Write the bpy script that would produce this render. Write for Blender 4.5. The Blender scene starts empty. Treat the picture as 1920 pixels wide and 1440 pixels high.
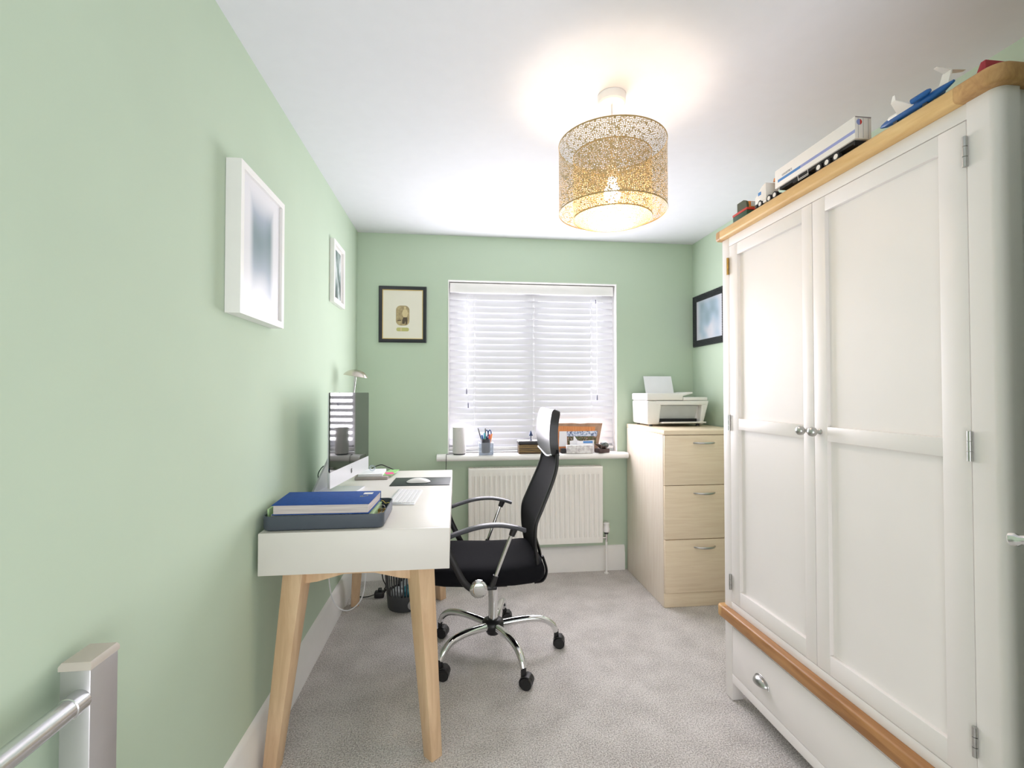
import bpy, bmesh, math, random
from mathutils import Vector, Matrix
random.seed(7)
S = bpy.context.scene
COL = S.collection
R = math.radians
PI = math.pi

# ------------------------------------------------------------------ camera, world, lights, exposure
cam_d = bpy.data.cameras.new('camera')
cam = bpy.data.objects.new('camera', cam_d)
COL.objects.link(cam)
cam_d.sensor_width = 36.0
cam_d.lens = 36.0 * 900.0 / 1920.0
cam_d.clip_start = 0.02
cam.location = (0, 0, 1.287)
cam.rotation_euler = (R(90 + 1.029), 0, R(-6.634))
S.camera = cam

world = bpy.data.worlds.new('sky')
S.world = world
world.use_nodes = True
wb = world.node_tree.nodes['Background']
wb.inputs[0].default_value = (0.965, 0.935, 1.0, 1)
wb.inputs[1].default_value = 3.2

def area_light(name, loc, rot, sx, sy, power, color):
    l = bpy.data.lights.new(name, 'AREA')
    l.shape = 'RECTANGLE'; l.size = sx; l.size_y = sy; l.energy = power; l.color = color
    o = bpy.data.objects.new(name, l); COL.objects.link(o)
    o.location = loc; o.rotation_euler = rot
    return o
# daylight escaping between the slats of the blind, one strip per gap, and an unseen fill light added behind the camera, with no window there
for k in range(23):
    area_light('daylight_between_slats', (0.56, 3.446, 1.958 - k * 0.0455), (R(-95), 0, 0), 1.15, 0.02, 1.12, (0.965, 0.92, 1.0))
area_light('rear_fill_light', (0.2, -1.12, 1.25), (R(106), 0, 0), 2.2, 2.1, 44.0, (0.965, 0.92, 1.0))
BULB = 105.0

S.view_settings.view_transform = 'Standard'
S.view_settings.look = 'None'
S.view_settings.gamma = 1.0
S.view_settings.use_curve_mapping = False
S.view_settings.exposure = 0.60
S.cycles.use_denoising = True
S.cycles.max_bounces = 10
S.cycles.diffuse_bounces = 6
S.cycles.transparent_max_bounces = 24
S.cycles.sample_clamp_indirect = 6.0

# ------------------------------------------------------------------ materials
def lin(c):
    out = []
    for v in c[:3]:
        v = v / 255.0
        out.append(v / 12.92 if v <= 0.04045 else ((v + 0.055) / 1.055) ** 2.4)
    return (out[0], out[1], out[2], 1.0)

class NT:
    def __init__(s, name):
        s.m = bpy.data.materials.new(name); s.m.use_nodes = True
        s.t = s.m.node_tree; s.n = s.t.nodes
        s.b = s.n['Principled BSDF']; s.out = s.n['Material Output']
    def add(s, kind, **kw):
        nd = s.n.new(kind)
        for k, v in kw.items(): setattr(nd, k, v)
        return nd
    def link(s, a, b): s.t.links.new(a, b)
    def coords(s, scale=(1, 1, 1)):
        tc = s.add('ShaderNodeTexCoord'); mp = s.add('ShaderNodeMapping')
        mp.inputs['Scale'].default_value = scale
        s.link(tc.outputs['Object'], mp.inputs['Vector'])
        return mp.outputs['Vector']
    def math(s, op, a, b=None, c=None):
        nd = s.add('ShaderNodeMath', operation=op)
        for i, v in enumerate((a, b, c)):
            if v is None: continue
            if isinstance(v, (int, float)): nd.inputs[i].default_value = v
            else: s.link(v, nd.inputs[i])
        return nd.outputs[0]
    def ramp(s, fac, stops):
        nd = s.add('ShaderNodeValToRGB'); el = nd.color_ramp.elements
        while len(el) < len(stops): el.new(0.5)
        for e, (p, c) in zip(el, stops): e.position = p; e.color = c
        s.link(fac, nd.inputs[0])
        return nd.outputs[0]
    def bump(s, h, strength, dist=0.002):
        nd = s.add('ShaderNodeBump'); nd.inputs['Strength'].default_value = strength
        nd.inputs['Distance'].default_value = dist
        s.link(h, nd.inputs['Height']); s.link(nd.outputs[0], s.b.inputs['Normal'])

def mat(name, col, rough=0.5, metal=0.0, spec=0.5, var=0.04, vscale=18.0, bump=0.0, bscale=200.0, bdist=0.001, coat=0.0, sheen=0.0):
    t = NT(name)
    c = lin(col)
    t.b.inputs['Roughness'].default_value = rough
    t.b.inputs['Metallic'].default_value = metal
    t.b.inputs['Specular IOR Level'].default_value = spec
    if coat: t.b.inputs['Coat Weight'].default_value = coat; t.b.inputs['Coat Roughness'].default_value = 0.05
    if sheen: t.b.inputs['Sheen Weight'].default_value = sheen
    v = t.coords()
    nz = t.add('ShaderNodeTexNoise'); nz.inputs['Scale'].default_value = vscale; nz.inputs['Detail'].default_value = 3
    t.link(v, nz.inputs['Vector'])
    lo = tuple(max(0, x * (1 - var)) for x in c[:3]) + (1,)
    hi = tuple(min(1, x * (1 + var)) for x in c[:3]) + (1,)
    t.link(t.ramp(nz.outputs['Fac'], [(0.3, lo), (0.7, hi)]), t.b.inputs['Base Color'])
    if bump:
        n2 = t.add('ShaderNodeTexNoise'); n2.inputs['Scale'].default_value = bscale; n2.inputs['Detail'].default_value = 4
        t.link(v, n2.inputs['Vector']); t.bump(n2.outputs['Fac'], bump, bdist)
    return t.m

def wood(name, dark, light, scale, rough=0.45, contrast=(0.35, 0.68), bump=0.15):
    t = NT(name)
    v = t.coords(scale)
    nz = t.add('ShaderNodeTexNoise'); nz.inputs['Scale'].default_value = 1.0
    nz.inputs['Detail'].default_value = 6; nz.inputs['Roughness'].default_value = 0.62; nz.inputs['Distortion'].default_value = 0.6
    t.link(v, nz.inputs['Vector'])
    t.link(t.ramp(nz.outputs['Fac'], [(contrast[0], lin(dark)), (contrast[1], lin(light))]), t.b.inputs['Base Color'])
    t.b.inputs['Roughness'].default_value = rough
    t.bump(nz.outputs['Fac'], bump, 0.001)
    return t.m

def carpet_mat():
    t = NT('grey_carpet')
    v = t.coords()
    n1 = t.add('ShaderNodeTexNoise'); n1.inputs['Scale'].default_value = 190; n1.inputs['Detail'].default_value = 4
    n2 = t.add('ShaderNodeTexNoise'); n2.inputs['Scale'].default_value = 7; n2.inputs['Detail'].default_value = 5
    n3 = t.add('ShaderNodeTexVoronoi'); n3.inputs['Scale'].default_value = 190
    for n in (n1, n2, n3): t.link(v, n.inputs['Vector'])
    f = t.math('ADD', t.math('MULTIPLY', n1.outputs['Fac'], 0.8), t.math('MULTIPLY', n2.outputs['Fac'], 0.2))
    t.link(t.ramp(f, [(0.36, lin((156, 151, 147))), (0.5, lin((207, 201, 197))), (0.64, lin((238, 233, 230)))]), t.b.inputs['Base Color'])
    t.b.inputs['Roughness'].default_value = 1.0
    t.b.inputs['Specular IOR Level'].default_value = 0.1
    t.b.inputs['Sheen Weight'].default_value = 0.15
    t.bump(t.math('ADD', n1.outputs['Fac'], t.math('MULTIPLY', n3.outputs['Distance'], 0.8)), 0.7, 0.006)
    return t.m

def shade_mat(name, metal_col, wide):
    # pierced drum: rows of flowers cut through a gold metallic sheet
    t = NT(name)
    tc = t.add('ShaderNodeTexCoord'); sp = t.add('ShaderNodeSeparateXYZ')
    t.link(tc.outputs['Object'], sp.inputs[0])
    ang = t.math('ARCTAN2', sp.outputs['Y'], sp.outputs['X'])
    u = t.math('MULTIPLY', ang, wide)
    cb = t.add('ShaderNodeCombineXYZ'); t.link(u, cb.inputs[0]); t.link(sp.outputs['Z'], cb.inputs[1])
    vo = t.add('ShaderNodeTexVoronoi', feature='DISTANCE_TO_EDGE'); vo.inputs['Scale'].default_value = 175; vo.inputs['Randomness'].default_value = 0.75
    t.link(cb.outputs[0], vo.inputs['Vector'])
    P = 0.062
    def cell(x, off):   # signed offset from the nearest flower centre
        q = t.math('ADD', x, off)
        return t.math('SUBTRACT', t.math('MULTIPLY', t.math('FRACT', t.math('DIVIDE', q, P)), P), P / 2)
    def flower(ox, oz):
        dx, dz = cell(u, ox), cell(sp.outputs['Z'], oz)
        d = t.math('SQRT', t.math('ADD', t.math('MULTIPLY', dx, dx), t.math('MULTIPLY', dz, dz)))
        a = t.math('ARCTAN2', dz, dx)
        def petals(n, r0, r1, bias):
            pt = t.math('GREATER_THAN', t.math('SINE', t.math('MULTIPLY', a, n)), bias)
            return t.math('MULTIPLY', pt, t.math('MULTIPLY', t.math('GREATER_THAN', d, r0), t.math('LESS_THAN', d, r1)))
        return t.math('LESS_THAN', d, 0.0178), t.math('ADD', petals(8.0, 0.0042, 0.0095, -0.45), petals(12.0, 0.0106, 0.0165, -0.4))
    i1, o1 = flower(0.0, 0.0)
    i2, o2 = flower(P / 2, P / 2)
    lattice = t.math('GREATER_THAN', vo.outputs['Distance'], 0.12)     # 1 = hole
    ins = t.math('MAXIMUM', i1, i2); opn = t.math('MAXIMUM', o1, o2)
    hole = t.math('ADD', t.math('MULTIPLY', ins, opn), t.math('MULTIPLY', t.math('SUBTRACT', 1.0, ins), lattice))
    t.b.inputs['Base Color'].default_value = lin(metal_col)
    t.b.inputs['Metallic'].default_value = 0.55
    t.b.inputs['Roughness'].default_value = 0.45
    tr = t.add('ShaderNodeBsdfTransparent'); mx = t.add('ShaderNodeMixShader')
    t.link(hole, mx.inputs[0]); t.link(t.b.outputs[0], mx.inputs[1]); t.link(tr.outputs[0], mx.inputs[2])
    t.link(mx.outputs[0], t.out.inputs['Surface'])
    return t.m

def glass_mat(name, tint=(255, 255, 255), gloss=0.12, body=0.0):
    t = NT(name)
    t.b.inputs['Base Color'].default_value = lin(tint); t.b.inputs['Roughness'].default_value = 0.05
    tr = t.add('ShaderNodeBsdfTransparent'); tr.inputs[0].default_value = lin(tint)
    fr = t.add('ShaderNodeFresnel'); fr.inputs[0].default_value = 1.45
    mx = t.add('ShaderNodeMixShader')
    f = t.math('MINIMUM', t.math('ADD', t.math('MULTIPLY', fr.outputs[0], 1.0), body), 1.0)
    t.link(f, mx.inputs[0]); t.link(tr.outputs[0], mx.inputs[1]); t.link(t.b.outputs[0], mx.inputs[2])
    t.link(mx.outputs[0], t.out.inputs['Surface'])
    return t.m

def slat_mat():
    t = NT('white_blind_slat')
    t.b.inputs['Base Color'].default_value = lin((232, 232, 236)); t.b.inputs['Roughness'].default_value = 0.45
    tl = t.add('ShaderNodeBsdfTranslucent'); tl.inputs[0].default_value = (0.85, 0.87, 0.9, 1)
    nz = t.add('ShaderNodeTexNoise'); nz.inputs['Scale'].default_value = 6
    t.link(t.coords((0.2, 1, 1)), nz.inputs['Vector'])
    mx = t.add('ShaderNodeMixShader'); t.link(t.math('ADD', 0.06, t.math('MULTIPLY', nz.outputs['Fac'], 0.02)), mx.inputs[0])
    t.link(t.b.outputs[0], mx.inputs[1]); t.link(tl.outputs[0], mx.inputs[2])
    t.link(mx.outputs[0], t.out.inputs['Surface'])
    return t.m

def blurry_picture(name, base, mid, dark, scale, seed, inner):
    # soft out-of-focus picture on a pale sheet (object origin at the picture's centre); inner = half sizes (a, b) in local (y, z)
    t = NT(name)
    tc = t.add('ShaderNodeTexCoord'); sp = t.add('ShaderNodeSeparateXYZ'); t.link(tc.outputs['Object'], sp.inputs[0])
    ay = t.math('DIVIDE', t.math('ABSOLUTE', sp.outputs['Y']), inner[0]); az = t.math('DIVIDE', t.math('ABSOLUTE', sp.outputs['Z']), inner[1])
    e = t.math('MAXIMUM', ay, az)
    nz = t.add('ShaderNodeTexNoise'); nz.inputs['Scale'].default_value = scale; nz.inputs['Detail'].default_value = 0.5
    mp = t.add('ShaderNodeMapping'); mp.inputs['Location'].default_value = (seed, seed * 2, 0)
    t.link(tc.outputs['Object'], mp.inputs['Vector']); t.link(mp.outputs[0], nz.inputs['Vector'])
    pic = t.ramp(nz.outputs['Fac'], [(0.3, lin(dark)), (0.5, lin(mid)), (0.72, lin(base))])
    ed = t.add('ShaderNodeMapRange', interpolation_type='SMOOTHSTEP')
    ed.inputs['From Min'].default_value = 0.72; ed.inputs['From Max'].default_value = 1.25
    t.link(e, ed.inputs['Value'])
    mx = t.add('ShaderNodeMix', data_type='RGBA')
    t.link(ed.outputs[0], mx.inputs[0]); t.link(pic, mx.inputs[6]); mx.inputs[7].default_value = lin(base)
    t.link(mx.outputs[2], t.b.inputs['Base Color'])
    t.b.inputs['Roughness'].default_value = 0.35
    return t.m

def noisy(name, stops, scale, detail=4, rough=0.6, stretch=(1, 1, 1)):
    t = NT(name)
    nz = t.add('ShaderNodeTexNoise'); nz.inputs['Scale'].default_value = scale; nz.inputs['Detail'].default_value = detail
    t.link(t.coords(stretch), nz.inputs['Vector'])
    t.link(t.ramp(nz.outputs['Fac'], [(p, lin(c)) for p, c in stops]), t.b.inputs['Base Color'])
    t.b.inputs['Roughness'].default_value = rough
    return t.m

def emit(name, col, strength):
    t = NT(name)
    t.b.inputs['Base Color'].default_value = lin(col)
    t.b.inputs['Emission Color'].default_value = lin(col); t.b.inputs['Emission Strength'].default_value = strength
    return t.m

M = {}
M['wall'] = mat('sage_green_paint', (191, 208, 187), 0.85, var=0.015, vscale=3, bump=0.05, bscale=300, spec=0.25)
M['ceil'] = mat('white_ceiling_paint', (221, 222, 227), 0.9, var=0.01, bump=0.06, bscale=120, spec=0.2)
M['gloss_white'] = mat('white_gloss_paint', (240, 239, 236), 0.32, var=0.01)
M['carpet'] = carpet_mat()
M['cream'] = mat('cream_furniture_paint', (238, 233, 230), 0.42, var=0.012, vscale=6)
M['oak'] = wood('oak', (208, 166, 104), (232, 196, 136), (30, 3, 30), 0.42)
M['oak_end'] = wood('oak_end_grain', (178, 134, 84), (208, 164, 108), (60, 40, 25), 0.5)
M['oak_dark'] = wood('oak_moulding', (150, 102, 58), (186, 136, 86), (30, 3, 30), 0.4)
M['leg_wood'] = wood('pale_ash_wood', (204, 170, 134), (224, 194, 158), (26, 26, 3.0), 0.45)
M['birch_v'] = wood('birch_laminate_side', (226, 212, 196), (238, 228, 214), (60, 60, 3), 0.38, (0.3, 0.7), 0.03)
M['birch_h'] = wood('birch_laminate_front', (224, 204, 176), (236, 220, 194), (4, 60, 70), 0.4, (0.3, 0.7), 0.03)
M['desk_white'] = mat('white_satin_lacquer', (226, 222, 216), 0.38, var=0.015, vscale=5)
M['steel'] = mat('brushed_nickel', (190, 190, 188), 0.28, 1.0, var=0.03)
M['chrome'] = mat('chrome', (225, 226, 226), 0.07, 1.0, var=0.01)
M['brass'] = mat('brass', (176, 146, 84), 0.35, 1.0)
M['alu'] = mat('silver_anodised_metal', (196, 194, 196), 0.38, 0.75, var=0.02)
M['alu_bright'] = mat('polished_silver_tube', (214, 214, 216), 0.22, 0.9, var=0.02)
M['capplastic'] = mat('warm_grey_plastic', (190, 182, 172), 0.5)
M['black_plastic'] = mat('black_plastic', (26, 26, 28), 0.42, var=0.08)
M['black_fabric'] = mat('black_seat_fabric', (17, 17, 21), 0.9, spec=0.15, var=0.12, vscale=300, bump=0.4, bscale=700, bdist=0.001)
M['black_mesh'] = mat('black_mesh_fabric', (12, 12, 16), 0.75, spec=0.12, var=0.2, vscale=500, bump=0.5, bscale=900, bdist=0.001)
M['leather'] = mat('glossy_black_leather', (24, 25, 28), 0.36, spec=0.6, var=0.05, bump=0.06, bscale=60, coat=0.0)
M['piping'] = mat('silver_piping', (220, 222, 224), 0.3, 0.3)
M['grey_pad'] = mat('dark_grey_armrest', (62, 64, 70), 0.38, var=0.04)
M['black_frame'] = mat('black_frame_lacquer', (34, 36, 42), 0.35, var=0.06)
M['white_frame'] = mat('white_frame_lacquer', (240, 239, 236), 0.4, var=0.01)
M['mount'] = mat('white_mount_card', (232, 229, 226), 0.8, var=0.01)
M['cream_mount'] = mat('ivory_mount_card', (232, 228, 214), 0.8, var=0.01)
M['gold'] = mat('pale_gold_slip', (214, 188, 120), 0.4, 0.4)
M['paper'] = mat('white_paper', (236, 236, 240), 0.8, var=0.01)
M['pages'] = noisy('page_edges', [(0.35, (186, 176, 174)), (0.65, (222, 214, 210))], 8, 3, 0.8, (1, 1, 90))
M['navy'] = mat('blue_bookcloth', (32, 74, 146), 0.7, spec=0.2, var=0.12, vscale=60, bump=0.2, bscale=500)
M['tray'] = mat('slate_grey_plastic', (74, 82, 92), 0.45, var=0.03)
M['green_card'] = mat('pale_green_card', (172, 202, 152), 0.7)
M['bright_green'] = mat('light_green_card', (150, 206, 130), 0.7)
M['pink'] = mat('pink_paper', (232, 96, 150), 0.7)
M['grey_card'] = mat('grey_card', (168, 160, 156), 0.7)
M['yellow'] = mat('yellow_cord', (226, 206, 90), 0.6)
M['orange'] = mat('orange_plastic', (226, 140, 60), 0.45)
M['red'] = mat('red_plastic', (196, 58, 44), 0.45)
M['redbox'] = mat('red_card', (188, 62, 72), 0.5)
M['blue'] = mat('blue_plastic', (28, 92, 160), 0.35)
M['blue_dk'] = mat('dark_blue_plastic', (22, 60, 112), 0.4)
M['navy_arrow'] = mat('navy_painted_metal', (34, 54, 92), 0.45)
M['toy_white'] = mat('white_toy_plastic', (238, 234, 228), 0.4, var=0.01)
M['stripe'] = mat('mid_blue_print', (74, 132, 196), 0.45)
M['lavender'] = mat('lavender_blue_print', (146, 156, 206), 0.45)
M['grey_print'] = mat('grey_print', (150, 146, 150), 0.6)
M['black'] = mat('matt_black', (18, 18, 19), 0.7)
M['dark'] = mat('dark_grey', (52, 54, 56), 0.5)
M['tyre'] = mat('black_rubber', (30, 30, 32), 0.7)
M['green_dk'] = mat('dark_green_paint', (46, 78, 56), 0.5)
M['olive'] = mat('olive_paint', (70, 74, 48), 0.5)
M['alu_shell'] = mat('silver_computer_shell', (222, 224, 228), 0.3, 0.35, var=0.01)
M['screen'] = mat('black_glass_screen', (14, 14, 15), 0.03, spec=0.75, var=0.02, coat=0.6)
M['logo'] = mat('dark_logo_print', (44, 46, 50), 0.3)
M['keys'] = mat('white_keycaps', (236, 236, 238), 0.5, var=0.01)
M['mat_black'] = mat('dark_green_black_mat', (40, 50, 48), 0.55)
M['lampmetal'] = mat('satin_nickel_shade', (204, 196, 184), 0.24, 1.0, var=0.02)
M['white_plastic'] = mat('white_plastic', (238, 237, 236), 0.38, var=0.01)
M['white_cable'] = mat('white_cable', (226, 226, 228), 0.5)
M['printer'] = mat('white_printer_plastic', (232, 230, 226), 0.36, var=0.01)
M['printer_grey'] = mat('grey_printer_plastic', (186, 188, 186), 0.36)
M['speaker'] = mat('pale_grey_fabric', (206, 204, 202), 0.9, var=0.06, vscale=300, bump=0.2, bscale=600)
M['radiator'] = mat('white_radiator_enamel', (236, 234, 228), 0.35, var=0.01)
M['bin'] = mat('charcoal_plastic', (62, 64, 66), 0.5)
M['teal'] = mat('teal_wrapper', (60, 150, 170), 0.4, var=0.3, vscale=30)
M['wrap_white'] = mat('white_wrapper', (206, 212, 214), 0.5, var=0.15, vscale=30)
M['clear'] = glass_mat('clear_acrylic', (236, 240, 244), body=0.10)
M['glass'] = glass_mat('window_glass')
M['cup'] = mat('smoky_grey_mesh', (66, 66, 72), 0.45, 0.4)
M['box_dark'] = noisy('dark_carved_wood', [(0.38, (38, 30, 26)), (0.5, (84, 66, 44)), (0.62, (120, 96, 58))], 6, 3, 0.5, (2, 2, 60))
M['box_black'] = mat('black_lacquer', (34, 32, 34), 0.35)
M['bronze'] = mat('dark_bronze', (78, 66, 60), 0.35, 0.6, var=0.3, vscale=40)
M['bronze_base'] = mat('dark_brown_wood', (66, 48, 46), 0.45, var=0.15, vscale=30)
M['grass_stone'] = mat('grey_glazed_shell', (92, 98, 96), 0.2, 0.4, var=0.3, vscale=40)
M['slat'] = slat_mat()
M['valance'] = mat('white_valance_board', (228, 228, 226), 0.45, var=0.01)
M['tassel'] = mat('blue_grey_tassel', (112, 112, 128), 0.6)
M['cord'] = mat('white_cord', (214, 214, 216), 0.7)
M['upvc'] = mat('white_window_plastic', (236, 236, 238), 0.35, var=0.01)
M['shade_outer'] = shade_mat('pierced_gold_shade', (196, 170, 122), 0.185)
M['shade_inner'] = shade_mat('pierced_gold_inner_shade', (206, 182, 136), 0.13)
M['shade_rim'] = mat('gold_rim', (186, 160, 112), 0.4, 0.7)
M['bulb'] = emit('lit_bulb', (255, 234, 214), BULB)
M['sepia'] = noisy('sepia_print', [(0.3, (150, 132, 98)), (0.7, (190, 172, 130))], 60, 3)
M['sepia_dark'] = mat('dark_sepia_print', (84, 70, 54), 0.6, var=0.1, vscale=200)
M['sepia_pale'] = mat('pale_sepia_print', (212, 194, 150), 0.6, var=0.06, vscale=200)
M['sepia_green'] = mat('greenish_sepia_print', (190, 188, 120), 0.6)
M['mono'] = noisy('monochrome_print', [(0.36, (62, 78, 78)), (0.5, (128, 146, 144)), (0.62, (200, 208, 208))], 16, 5, 0.4, (1, 1, 0.5))
M['picture_big'] = blurry_picture('soft_blue_grey_picture', (226, 226, 230), (160, 172, 186), (120, 140, 146), 5.0, 3.1, (0.085, 0.15))
M['picture_side'] = blurry_picture('soft_pale_blue_picture', (206, 206, 214), (166, 184, 200), (140, 160, 172), 9.0, 1.7, (0.14, 0.14))
M['tan_card'] = noisy('tan_card', [(0.35, (150, 118, 96)), (0.65, (172, 140, 116))], 20, 3)
M['orange_print'] = noisy('orange_wood_print', [(0.35, (198, 118, 62)), (0.65, (222, 150, 92))], 8, 3, 0.5, (60, 1, 2))
M['photo_mix'] = noisy('busy_photo_print', [(0.30, (40, 40, 46)), (0.42, (92, 80, 40)), (0.5, (70, 100, 60)), (0.58, (150, 90, 80)), (0.68, (190, 200, 210))], 70, 4, 0.4)
M['photo_pale'] = noisy('pale_blue_photo_print', [(0.35, (60, 74, 110)), (0.5, (170, 186, 214)), (0.65, (226, 228, 236))], 90, 3, 0.4)
M['stone_white'] = noisy('white_marbled_card', [(0.36, (190, 186, 190)), (0.5, (220, 218, 218)), (0.62, (234, 234, 234))], 45, 4, 0.5)

# ------------------------------------------------------------------ mesh builder
class MB:
    def __init__(s): s.bm = bmesh.new(); s.mi = 0
    def _fin(s, faces):
        for f in faces: f.material_index = s.mi
    def poly(s, vs, faces):
        bv = [s.bm.verts.new(v) for v in vs]
        out = []
        for f in faces:
            try: out.append(s.bm.faces.new([bv[i] for i in f]))
            except ValueError: pass
        s._fin(out)
        return bv, out
    def box(s, x0, x1, y0, y1, z0, z1, bevel=0.0, seg=2, only=None):
        v = [(x, y, z) for z in (z0, z1) for y in (y0, y1) for x in (x0, x1)]
        bv, fs = s.poly(v, [(0, 2, 3, 1), (4, 5, 7, 6), (0, 1, 5, 4), (2, 6, 7, 3), (0, 4, 6, 2), (1, 3, 7, 5)])
        if bevel:
            es = {e for f in fs for e in f.edges}
            if only: es = {e for e in es if only(e)}
            r = bmesh.ops.bevel(s.bm, geom=list(es), offset=bevel, segments=seg, profile=0.5, affect='EDGES', clamp_overlap=True)
            s._fin(r['faces'])
        return s
    def hexa(s, b, t, bevel=0.0, seg=2):     # 4 bottom points, 4 top points
        bv, fs = s.poly(list(b) + list(t), [(3, 2, 1, 0), (4, 5, 6, 7), (0, 1, 5, 4), (1, 2, 6, 5), (2, 3, 7, 6), (3, 0, 4, 7)])
        if bevel:
            r = bmesh.ops.bevel(s.bm, geom=list({e for f in fs for e in f.edges}), offset=bevel, segments=seg, profile=0.5, affect='EDGES', clamp_overlap=True)
            s._fin(r['faces'])
        return s
    def prism(s, pts, axis, lo, hi, bevel=0.0):   # 2d outline extruded along an axis
        def P(p, h): return {'x': (h, p[0], p[1]), 'y': (p[0], h, p[1]), 'z': (p[0], p[1], h)}[axis]
        n = len(pts)
        fs = [tuple(range(n - 1, -1, -1)), tuple(range(n, 2 * n))] + [(i, (i + 1) % n, n + (i + 1) % n, n + i) for i in range(n)]
        bv, ff = s.poly([P(p, lo) for p in pts] + [P(p, hi) for p in pts], fs)
        if bevel:
            r = bmesh.ops.bevel(s.bm, geom=list({e for f in ff for e in f.edges}), offset=bevel, segments=2, profile=0.5, affect='EDGES', clamp_overlap=True)
            s._fin(r['faces'])
        return s
    def loft(s, rings, closed_ends=True, loop=False):
        n = len(rings[0]); vs = [v for r in rings for v in r]; fs = []
        m = len(rings)
        for k in range(m if loop else m - 1):
            a, b = k * n, ((k + 1) % m) * n
            fs += [(a + i, a + (i + 1) % n, b + (i + 1) % n, b + i) for i in range(n)]
        if closed_ends and not loop: fs += [tuple(range(n - 1, -1, -1)), tuple(range((m - 1) * n, m * n))]
        s.poly(vs, fs)
        return s
    def sheet(s, grid):
        m, n = len(grid), len(grid[0])
        s.poly([v for r in grid for v in r], [(a * n + b, a * n + b + 1, (a + 1) * n + b + 1, (a + 1) * n + b) for a in range(m - 1) for b in range(n - 1)])
        return s
    def cyl(s, p, q, r1, r2=None, n=24):
        r2 = r1 if r2 is None else r2
        return s.sweep([p, q], [r1, r2], n=n)
    def sweep(s, path, size, n=12, up=None, prof=None, loop=False):
        # size: per point radius or (a, b); the section's first axis is sideways, the second along "up"
        path = [Vector(p) for p in path]; m = len(path)
        if not isinstance(size, (list,)): size = [size] * m
        prof = prof or [(math.cos(2 * PI * i / n), math.sin(2 * PI * i / n)) for i in range(n)]
        rings = []; prev = Vector(up) if up else None
        for i, p in enumerate(path):
            if loop: t = path[(i + 1) % m] - path[i - 1]
            else: t = path[min(i + 1, m - 1)] - path[max(i - 1, 0)]
            t.normalize()
            if prev is None:
                prev = Vector((0, 0, 1)) if abs(t.z) < 0.9 else Vector((1, 0, 0))
            side = t.cross(prev); 
            if side.length < 1e-5: side = t.orthogonal()
            side.normalize(); nor = side.cross(t).normalized()
            if not up: prev = nor
            a, b = size[i] if isinstance(size[i], tuple) else (size[i], size[i])
            rings.append([p + side * (u * a) + nor * (v * b) for u, v in prof])
        return s.loft(rings, loop=loop)
    def lathe(s, prof, c=(0, 0, 0), n=36, axis='z', close=False):
        rings = []
        for r, h in prof:
            ring = []
            for i in range(n):
                a = 2 * PI * i / n; x, y = r * math.cos(a), r * math.sin(a)
                o = {'z': (x, y, h), 'x': (h, x, y), 'y': (y, h, x)}[axis]
                ring.append((c[0] + o[0], c[1] + o[1], c[2] + o[2]))
            rings.append(ring)
        return s.loft(rings, closed_ends=not close, loop=close)
    def ball(s, c, r, n=20, m=12, squash=(1, 1, 1)):
        vs = [(c[0], c[1], c[2] + r * squash[2])]
        for j in range(1, m):
            a = PI * j / m
            for i in range(n):
                b = 2 * PI * i / n
                vs.append((c[0] + r * math.sin(a) * math.cos(b) * squash[0], c[1] + r * math.sin(a) * math.sin(b) * squash[1], c[2] + r * math.cos(a) * squash[2]))
        vs.append((c[0], c[1], c[2] - r * squash[2])); fs = []
        for i in range(n): fs.append((0, 1 + i, 1 + (i + 1) % n))
        for j in range(m - 2):
            for i in range(n):
                a, b = 1 + j * n, 1 + (j + 1) * n
                fs.append((a + i, b + i, b + (i + 1) % n, a + (i + 1) % n))
        l = len(vs) - 1; a = 1 + (m - 2) * n
        for i in range(n): fs.append((l, a + (i + 1) % n, a + i))
        s.poly(vs, fs); return s
    def flat(s, pts):
        s.poly(pts, [tuple(range(len(pts)))]); return s

ORG = {}
def link_mesh(name, mb, mats, org, smooth=True, ang=38):
    me = bpy.data.meshes.new(name)
    bmesh.ops.translate(mb.bm, verts=mb.bm.verts, vec=-Vector(org))
    bmesh.ops.recalc_face_normals(mb.bm, faces=mb.bm.faces)
    mb.bm.to_mesh(me); mb.bm.free()
    for m in (mats if isinstance(mats, (list, tuple)) else [mats]): me.materials.append(m)
    if smooth:
        me.polygons.foreach_set('use_smooth', [True] * len(me.polygons))
        me.set_sharp_from_angle(angle=R(ang))
    o = bpy.data.objects.new(name, me); COL.objects.link(o)
    ORG[o.name] = Vector(org)
    return o
def tag(o, label, cat, group=None):
    o['label'] = label; o['category'] = cat
    if group: o['group'] = group
    return o
def thing(name, label, cat, loc=(0, 0, 0), group=None):
    o = bpy.data.objects.new(name, None); COL.objects.link(o)
    o.empty_display_size = 0.05
    o.location = loc; ORG[o.name] = Vector(loc)
    return tag(o, label, cat, group)
def part(parent, name, mb, mats, label=None, **kw):
    o = link_mesh(name, mb, mats, ORG[parent.name], **kw)
    o.parent = parent
    if label: o['label'] = label
    return o
def solo(name, label, cat, mb, mats, loc=(0, 0, 0), group=None, **kw):
    o = link_mesh(name, mb, mats, loc, **kw); o.location = loc
    return tag(o, label, cat, group)
def struct(name, mb, mats, loc=(0, 0, 0), **kw):
    o = link_mesh(name, mb, mats, loc, **kw); o.location = loc
    o['kind'] = 'structure'
    return o
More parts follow.
